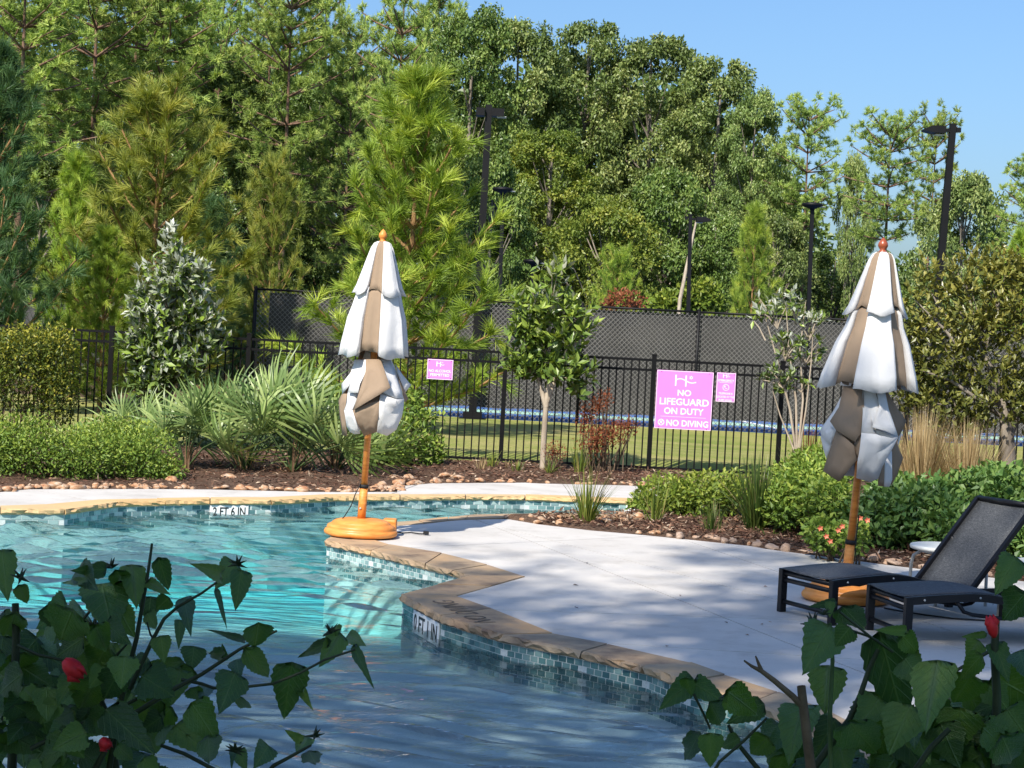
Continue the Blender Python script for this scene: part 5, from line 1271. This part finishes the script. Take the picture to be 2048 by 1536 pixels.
# ================================================================== STONES AND CHIPS
def rock_me(seed):
    rng = random.Random(seed); bm = bmesh.new(); bmesh.ops.create_icosphere(bm, subdivisions=2, radius=1)
    ph = [rng.uniform(0, 6) for _ in range(4)]
    for v in bm.verts:
        d = 1 + .22 * math.sin(3 * v.co.x + ph[0]) + .2 * math.sin(3.4 * v.co.y + ph[1]) + .16 * math.sin(4 * v.co.z + ph[2]) + rng.uniform(-.07, .07); v.co = Vector((v.co.x * d, v.co.y * d * .8, v.co.z * d * .62))
    me = bpy.data.meshes.new('stone'); bm.to_mesh(me); bm.free(); me.polygons.foreach_set('use_smooth', [True] * len(me.polygons)); return me
RK = [rock_me(i) for i in range(7)]; GK = [rock_me(20 + i) for i in range(5)]
for me in RK: me.materials.append(MAT['river_rock'])
for me in GK: me.materials.append(MAT['grey_rock'])
def rock(kit, parent, p, s, rg):
    o = bpy.data.objects.new('stone', kit[rg.randrange(len(kit))]); link(o, parent); o.location = (p.x, p.y, s * rg.uniform(-.15, .3) + .008); o.rotation_euler = (rg.uniform(-.3, .3), rg.uniform(-.3, .3), rg.uniform(0, 6.3)); o.scale = (s * rg.uniform(.85, 1.35), s * rg.uniform(.8, 1.2), s * rg.uniform(.8, 1.15))
rg = random.Random(31)
dr = densify(rearW, .085)
for p in dr:
    sp = proj(p)[0]
    if -60 < sp < 1320:
        dens = .9 if sp < 380 else (.5 if sp < 640 else (.62 if sp < 950 else .36))
        for lane, sc in ((0, 1), (.09, .9), (.2, .8)):
            if rg.random() < dens * (1, .8, .35)[int(lane * 10) if lane < .2 else 2]: rock(RK, far_bed, p + Vector((rg.uniform(-.05, .05), .03 + lane + rg.uniform(-.02, .12), 0)), rg.choice((.02, .03, .035, .045, .05, .06, .075)) * sc, rg)
for x, y, s in ((462, 962, .095), (797, 968, .085), (790, 958, .08), (815, 958, .09), (765, 973, .07), (780, 980, .07), (745, 978, .06), (690, 978, .07), (915, 956, .085), (891, 955, .075), (345, 968, .09), (290, 962, .08)):
    rock(RK, far_bed, G(x, y), s, rg)
de = densify(edgeW, .1)
for p in de:
    sp = proj(p)[0]
    if sp < 2080:
        red = sp < 1330
        for lane, pr in ((.05, .62 if not red else .3), (.14, .4 if not red else .16)):
            if rg.random() < pr: rock(RK if red or rg.random() < .15 else GK, near_bed, p + Vector((rg.uniform(-.03, .03), lane + rg.uniform(0, .05), 0)), rg.choice((.03, .04, .05, .06)), rg)
for x, y in ((1085, 1036), (1098, 1040), (1092, 1043), (1115, 1041), (1130, 1039), (1206, 1040), (1212, 1046), (1240, 1036), (1250, 1040), (1262, 1033), (1278, 1036), (1305, 1068), (1316, 1069)): rock(RK, near_bed, G(x, y), rg.choice((.04, .05, .06)), rg)
def litter():
    rng = np.random.default_rng(64); P = []
    while len(P) < 26:
        p = G(rng.uniform(900, 2000), rng.uniform(1060, 1300)); x, y = proj(p)
        if x > np.interp(y, [1060, 1110, 1150, 1190, 1300], [1100, 960, 1100, 960, 1330]): P.append((p.x, p.y, .006))
    P = np.array(P); n = len(P); V, F = leaves(P, rng.normal(size=(n, 3)) * np.array([1, 1, .12]), np.array([[0, 0, 1.]]) + rng.normal(size=(n, 3)) * .15, rng.uniform(.025, .06, n), rng.uniform(.012, .03, n), .2)
    return tag(ob('fallen_leaves', mesh_np('fallen_leaves', V, F, np.repeat(rng.random(n), 4)), MAT['chip']), kind='stuff')
litter()
def chips(name, pts, seed):
    rng = np.random.default_rng(seed); n = len(pts); P = np.array(pts); D = unit(rng.normal(size=(n, 3)) * np.array([1, 1, .25])); N = unit(rng.normal(size=(n, 3)) * .5 + np.array([0, 0, 1]))
    V, F = leaves(P, D, N, rng.uniform(.03, .1, n), rng.uniform(.008, .024, n), .15); return tag(ob(name, mesh_np(name, V, F, np.repeat(rng.random(n), 4)), MAT['chip']), kind='stuff')
rng = np.random.default_rng(5); pts = []
for _ in range(15000):
    p = rearW[0].lerp(rearW[-1], 0); x = rng.uniform(-7.5, 2.4); yf = np.interp(x, [q.x for q in rearW], [q.y for q in rearW]); y = rng.uniform(yf + .1, 25.2); pts.append((x, y, float(mulch_z(np.float64(x), np.float64(y))) + .012))
chips('mulch_chips', pts, 6); pts = []
ex = [q.x for q in edgeW]; ey = [q.y for q in edgeW]
for _ in range(60000):
    x = rng.uniform(.3, 5.0); y = rng.uniform(12, 19.5); yf = np.interp(x, ex, ey)
    if y > yf + .08 and proj(Vector((x, y, 0)))[1] > 1030: pts.append((x, y, float(mulch_z(np.float64(x), np.float64(y))) + .012))
chips('mulch_chips', pts[:14000], 7)

# ================================================================== FOREGROUND TURK'S CAP PLANTS
def heart_leaf(rng, lobes):
    """toothed heart-shaped leaf, unit length along +z, unit width about x, facing -y"""
    pts = []; n = 17
    for i in range(n):
        u = i / (n - 1); z = -.12 * math.sin(PI * min(1, u * 4)) * (1 if u < .25 else 0) + (max(0, u - .06) / .94) ** 1.15
        half = .5 * math.sin(PI * min(1, (u + .06) / 1.06) ** .62) ** .85; half *= 1 + (.07 if i % 2 else -.05) + lobes * (.2 * math.exp(-((u - .38) / .12) ** 2) - .12 * math.exp(-((u - .6) / .12) ** 2))
        if u > .97: half = .0
        pts.append((half, z))
    V = []; F = []; R = []
    bend = rng.uniform(.02, .22); cup = rng.uniform(.06, .3)
    for half, z in pts:
        y0 = bend * z * z
        for s in (-1, -.5, 0, .5, 1): V.append((s * half, y0 - cup * (abs(s) * half) + .025 * math.sin(9 * z + s * 2) * abs(s), z + (.06 * abs(s) if z < .15 else -.03 * abs(s))))
    for i in range(n - 1):
        for k in range(4): a = 5 * i + k; F.append((a, a + 1, a + 6, a + 5))
    me = mesh_py('leaf', V, F, True); a = me.attributes.new('rnd', 'FLOAT', 'POINT'); r = rng.random(); a.data.foreach_set('value', [min(1, r * .8 + (.2 if k % 5 == 2 else 0)) for k in range(len(V))]); me.materials.append(MAT['turk_leaf']); return me
lr = random.Random(21); LM = [heart_leaf(lr, lb) for lb in (0, 0, 0, .35, .5, .15, 0, .8, 0, .25)]
def put_leaf(parent, b, tip, wpx, Y, rg, twist=None):
    """b, tip: photo pixels of leaf base and tip"""
    Yb, Yt = Y + rg.uniform(-.1, .1), Y + rg.uniform(-.1, .1); P, Q = A(*b, Yb), A(*tip, Yt); z = Q - P; L = z.length; z.normalize(); W = wpx * Y / FPX
    v = (CAM - P).normalized(); tw = rg.uniform(-.55, .55) if twist is None else twist; nrm = (v - z * v.dot(z)).normalized(); nrm = Matrix.Rotation(tw, 3, z) @ nrm; y = -nrm; x = y.cross(z)
    o = bpy.data.objects.new('leaf', LM[rg.randrange(len(LM))]); link(o, parent); W = W / max(.55, math.cos(tw))
    M4 = Matrix((x, y, z)).transposed().to_4x4(); M4.translation = P - parent.location; o.matrix_local = M4 @ Matrix.Diagonal((W, (W + L) / 2, L, 1)); return o
def stem(segs, pts, Y, r, dY=0.0, root=None):
    q = [A(x, y, Y + dY * i / max(1, len(pts) - 1)) - root for i, (x, y) in enumerate(pts)]
    if isinstance(r, (int, float)): r = (r, r * .7)
    segs.append((q, [r[0] + (r[1] - r[0]) * i / max(1, len(q) - 1) for i in range(len(q))]))
def zl(x, y): return (x / 2.926, 1036 + y / 2.926)
def zr(x, y): return (1300 + x / 2.738, 1100 + y / 2.738)
rg = random.Random(99)
YL, YR = 3.35, 2.75
lp = A(180, 1536, YL); left = thing('turks_cap_bush', 'dark leafy bush with red flowers in the lower left foreground', 'bush', (lp.x, YL, 0))
S = []; R0 = left.location
for pts, r in (([(890, 150), (865, 330), (840, 470), (800, 700), (700, 1100), (640, 1463), (560, 2400)], (.0022, .006)), ([(1270, 375), (1180, 440), (1040, 520), (960, 590), (900, 700), (760, 1000)], (.002, .004)),
               ([(1620, 660), (1400, 770), (1180, 915), (1000, 1010), (700, 1200), (560, 1463), (500, 2400)], (.002, .006)), ([(2080, 770), (1900, 830), (1760, 905), (1600, 970), (1420, 990), (1250, 995), (1180, 970), (1060, 945)], (.0018, .003)),
               ([(90, 500), (95, 700), (85, 1000), (70, 1463), (60, 2600)], (.006, .009)), ([(100, 745), (220, 800), (400, 840)], (.003, .002)), ([(180, 1350), (400, 1240), (620, 1150), (800, 1060)], (.004, .003)), ([(940, 1330), (1080, 1380), (1250, 1470), (1400, 1560)], (.003, .004)),
               ([(1820, 1330), (1730, 1380), (1600, 1450), (1480, 1600), (1300, 2300)], (.002, .005)), ([(480, 880), (560, 1000), (640, 1180), (680, 1463), (640, 2500)], (.004, .007)), ([(560, 590), (560, 700), (580, 900), (560, 1100)], (.002, .003)), ([(640, 390), (600, 460), (480, 600), (330, 700)], (.0022, .003)),
               ([(860, 610), (880, 680), (905, 720)], (.0015, .002)), ([(750, 730), (640, 850), (560, 980)], (.002, .003))):
    stem(S, [zl(*p) for p in pts], YL + rg.uniform(-.05, .1), (r[0] * 1.15, r[1] * 1.15), 0, R0)
tubes('stems', S, MAT['dark_stem'], left, 6)
LEAF_L = [((930, 245), (1000, 450), 110), ((870, 378), (985, 438), 70), ((770, 290), (805, 525), 150), ((610, 300), (430, 312), 95), ((600, 405), (665, 660), 285), ((500, 372), (340, 376), 45), ((1360, 265), (1265, 412), 140), ((1285, 325), (1168, 285), 105), ((1410, 320), (1385, 535), 130), ((1268, 430), (1330, 645), 36),
 ((1078, 478), (1110, 662), 108), ((1050, 606), (1050, 757), 68), ((985, 470), (905, 545), 105), ((880, 470), (868, 625), 135), ((1418, 712), (1220, 652), 45), ((1510, 622), (1490, 770), 170), ((1440, 775), (1612, 965), 130), ((1310, 790), (1205, 800), 80), ((1312, 830), (1300, 735), 52), ((1135, 760), (1118, 895), 150), ((1385, 835), (1400, 935), 100),
 ((1060, 845), (825, 858), 75), ((1370, 920), (1290, 1135), 190), ((1390, 1040), (1492, 1155), 60), ((1120, 880), (1065, 985), 120), ((1205, 990), (1178, 1075), 95), ((1705, 868), (1662, 1193), 212), ((1765, 1005), (1812, 1098), 60), ((1925, 728), (1725, 822), 70), ((1985, 685), (1875, 872), 140), ((2075, 760), (2180, 990), 60), ((2040, 690), (2130, 740), 90), ((1990, 660), (1930, 640), 70),
 ((1130, 1100), (1295, 1338), 190), ((1215, 1285), (1240, 1465), 150), ((1095, 1275), (1180, 1385), 72), ((1565, 1338), (1500, 1450), 140), ((1795, 1285), (1735, 1365), 105), ((1765, 1300), (1660, 1238), 55), ((1812, 1368), (1862, 1480), 112), ((1395, 1365), (1440, 1475), 95), ((1370, 1345), (1350, 1460), 40), ((420, 550), (330, 765), 265), ((15, 205), (45, 490), 150), ((110, 400), (175, 520), 90),
 ((540, 965), (812, 962), 118), ((640, 1140), (915, 1388), 210), ((470, 300), (560, 420), 150), ((680, 310), (760, 420), 120), ((90, 560), (20, 760), 150), ((940, 700), (960, 850), 120), ((700, 540), (780, 700), 160), ((560, 640), (640, 800), 150), ((860, 560), (930, 660), 90), ((1120, 1000), (1190, 1080), 100), ((990, 900), (940, 1050), 170), ((1050, 900), (1010, 1080), 160), ((730, 820), (700, 1000), 170)]
for b, t_, w in LEAF_L: put_leaf(left, zl(*b), zl(*t_), w / 2.926, YL + rg.uniform(-.15, .15), rg, rg.uniform(-.35, .35))
def inside(x, y):                                                      # leafy mass of the left bush, in zoom units
    lim = np.interp(y, [480, 560, 700, 850, 1000, 1200, 1463, 1600], [480, 640, 700, 900, 1000, 1080, 900, 1000]); return x < lim
k = 0
while k < 150:
    x, y = rg.uniform(-80, 1080), rg.uniform(500, 1620)
    if not inside(x, y): continue
    a = rg.uniform(-1.1, 1.1); L = rg.uniform(130, 260); put_leaf(left, zl(x, y), zl(x + L * math.sin(a), y + L * math.cos(a) * .9), L * rg.uniform(.65, 1.0) / 2.926, YL + rg.uniform(-.1, .55), rg); k += 1
def flower(parent, p, tip, wpx, Y, mat='red_petal'):
    P, Q = A(*p, Y) - parent.location, A(*tip, Y) - parent.location; d = (Q - P); L = d.length; w = wpx * Y / FPX / 2
    m = MB(); m.tube([P, P + d * .2, P + d * .5, P + d * .8, Q], [w * .35, w * .8, w, w * .85, w * .3], 8, True, True)
    side = d.normalized().cross(Vector((0, 1, 0))).normalized()
    for s in (-1, 0, 1): m.tube([P + d * .3, P + d * .75 + side * w * .8 * s + Vector((0, -w * .5, 0)), P + d * 1.08 + side * w * .55 * s], [w * .3, w * .55, w * .1], 6, True, True, .5)
    m.build('flower', MAT[mat], parent)
flower(left, zl(375, 830), zl(480, 930), 38, YL - .12); flower(left, zl(590, 1290), zl(640, 1350), 26, YL - .1)
def bud(parent, c, Y, s, seed):
    r = random.Random(seed); P = A(*c, Y) - parent.location; m = MB()
    for k in range(9): a = r.uniform(0, 6.28); e = r.uniform(-.5, 1.2); m.tube([P, P + Vector((math.cos(a) * math.cos(e), math.sin(a) * math.cos(e), math.sin(e))) * s], [s * .22, s * .03], 4)
    m.build('bud', MAT['dark_stem'], parent)
for i, c in enumerate(((650, 285), (120, 350), (1390, 270), (1935, 665), (1840, 1275), (1375, 1360), (545, 640))): bud(left, zl(*c), YL - .03, .02, i)

rp = A(1720, 1536, YR); right = thing('turks_cap_bush', 'dark leafy bush with cut woody stem in the lower right foreground', 'bush', (rp.x, YR, 0)); R0 = right.location
S = []
for pts, r in (([(900, 1190), (1000, 1050), (1090, 930), (1150, 800), (1200, 650), (1250, 545)], (.006, .0035)), ([(1895, 380), (1885, 560), (1900, 800), (1890, 1194), (1850, 2400)], (.006, .008)), ([(1660, 670), (1780, 600), (1850, 560)], (.0025, .003)), ([(330, 980), (290, 890), (240, 790)], (.002, .0025)), ([(640, 920), (520, 1040), (380, 1160), (300, 1300)], (.002, .003)),
               ([(1330, 560), (1200, 470), (1040, 340)], (.002, .002)), ([(1100, 440), (1190, 470), (1250, 500)], (.002, .002)), ([(430, 960), (480, 1060), (560, 1160), (760, 1400), (900, 2300)], (.003, .006)), ([(1640, 980), (1540, 1080), (1460, 1194), (1420, 2300)], (.004, .006))): stem(S, [zr(*p) for p in pts], YR + rg.uniform(-.03, .06), r, 0, R0)
tubes('stems', S, MAT['dark_stem'], right, 6)
S = []; stem(S, [zr(*p) for p in ((985, 400), (1000, 600), (985, 900), (990, 1194), (1000, 2300))], YR - .02, (.0028, .005), 0, R0); tubes('green_stem', S, MAT['green_stem'], right, 6)
S = []; stem(S, [zr(*p) for p in ((828, 745), (845, 900), (880, 1190), (930, 2300))], YR - .1, (.0066, .0085), 0, R0); stem(S, [zr(*p) for p in ((850, 870), (780, 800), (680, 715), (600, 655))], YR - .1, (.0058, .0036), 0, R0)
stem(S, [zr(*p) for p in ((604, 660), (555, 635), (515, 605))], YR - .1, (.0035, .0014), 0, R0); stem(S, [zr(*p) for p in ((608, 655), (592, 615), (578, 580))], YR - .1, (.0035, .0012), 0, R0); tubes('cut_stem', S, MAT['brown_stem'], right, 8)
LEAF_R = [((1265, 490), (1418, 1030), 265), ((1062, 318), (1190, 455), 150), ((1010, 288), (865, 312), 55), ((985, 285), (985, 372), 55), ((975, 430), (848, 665), 235), ((1090, 430), (1010, 535), 125), ((1395, 440), (1235, 440), 62), ((1385, 475), (1485, 580), 120), ((1570, 630), (1500, 990), 240), ((975, 650), (955, 900), 215), ((830, 870), (755, 1130), 225), ((1995, 50), (1895, 245), 165), ((2050, 245), (1905, 415), 175), ((1800, 505), (1725, 605), 120), ((1810, 585), (1680, 725), 112), ((1890, 520), (1970, 720), 120), ((1835, 460), (1690, 482), 40), ((1930, 830), (1755, 905), 120), ((1930, 1030), (2020, 1210), 225), ((2025, 560), (2060, 690), 140),
 ((225, 715), (65, 865), 145), ((200, 705), (230, 810), 80), ((250, 735), (425, 845), 125), ((430, 780), (620, 920), 180), ((610, 850), (410, 955), 125), ((330, 840), (400, 970), 130), ((265, 1010), (175, 1195), 115), ((330, 1015), (335, 1200), 135), ((485, 1035), (375, 1090), 90), ((640, 1030), (540, 1140), 150), ((1100, 950), (1270, 1170), 230), ((1020, 1010), (1080, 1240), 220), ((1250, 820), (1150, 960), 200), ((1420, 870), (1300, 1120), 240), ((1400, 600), (1480, 720), 180), ((1750, 690), (1660, 860), 220), ((1700, 880), (1680, 1120), 240), ((1960, 880), (2060, 1020), 200), ((740, 1000), (640, 1100), 120), ((930, 920), (1020, 1030), 120)]
for b, t_, w in LEAF_R: put_leaf(right, zr(*b), zr(*t_), w / 2.738, YR + rg.uniform(-.12, .12), rg, rg.uniform(-.35, .35))
k = 0
while k < 110:
    x, y = rg.uniform(700, 2150), rg.uniform(620, 1350)
    lim = np.interp(x, [700, 900, 1100, 1300, 1500, 1700, 2000, 2150], [960, 900, 940, 720, 690, 760, 640, 600])
    if y < lim: continue
    a = rg.uniform(-1.0, 1.0); L = rg.uniform(160, 330); put_leaf(right, zr(x, y), zr(x + L * math.sin(a), y + L * math.cos(a) * .9), L * rg.uniform(.6, .95) / 2.738, YR + rg.uniform(.05, .5), rg); k += 1
flower(right, zr(1885, 480), zr(1862, 365), 24, YR - .08); bud(right, zr(895, 405), YR - .02, .02, 50); bud(right, zr(950, 350), YR - .02, .012, 51); bud(right, zr(430, 790), YR - .02, .02, 52)

# ================================================================== SHADE TREES BEHIND THE CAMERA
def shade_tree(key, x, y, H, R, rz, label, zb=0):
    me, segs = PROTO[key]; t = thing('leafy_tree', label, 'tree', (x, y, zb), rz, 'shade trees behind the camera'); t.scale = (R / 3.2, R / 3.2, H / 10)
    for nm, src, mat in (('trunk', TRUNKS[key], GB), ('crown', me, BM_)):
        o = bpy.data.objects.new(nm, src); link(o, t); o.material_slots[0].link = 'OBJECT'; o.material_slots[0].material = mat
SH = (('s0', -12.6, -7.2, 23, 4.4, .4, 'tall shade tree behind the camera, farthest left'), ('s1', -7.3, -7.3, 27, 4.5, 2.0, 'tallest shade tree behind the camera'),
      ('s0', -3.6, -6.6, 24.5, 4.2, 4.0, 'tall shade tree behind the camera, nearest'), ('s0', -10.2, -5.2, 19.5, 4.0, 2.6, 'middling shade tree behind the camera, second from the left'), ('s1', -5.2, -4.9, 14, 3.4, 5.0, 'lower shade tree behind the camera at the left'), ('s0', -.9, -4.8, 13, 3.2, 1.0, 'lower shade tree right behind the camera'))
for k in ('s0', 's1'):
    m = MB()
    for pts, rad in PROTO[k][1]: m.tube(pts, rad, 5, True, False)
    TRUNKS[k] = m.mesh('trunk'); TRUNKS[k].materials.append(None); PROTO[k][0].materials.append(None)
for i, (key, x, y, H, R, rz, lab) in enumerate(SH): shade_tree(key, x, y, H, R, rz, lab)
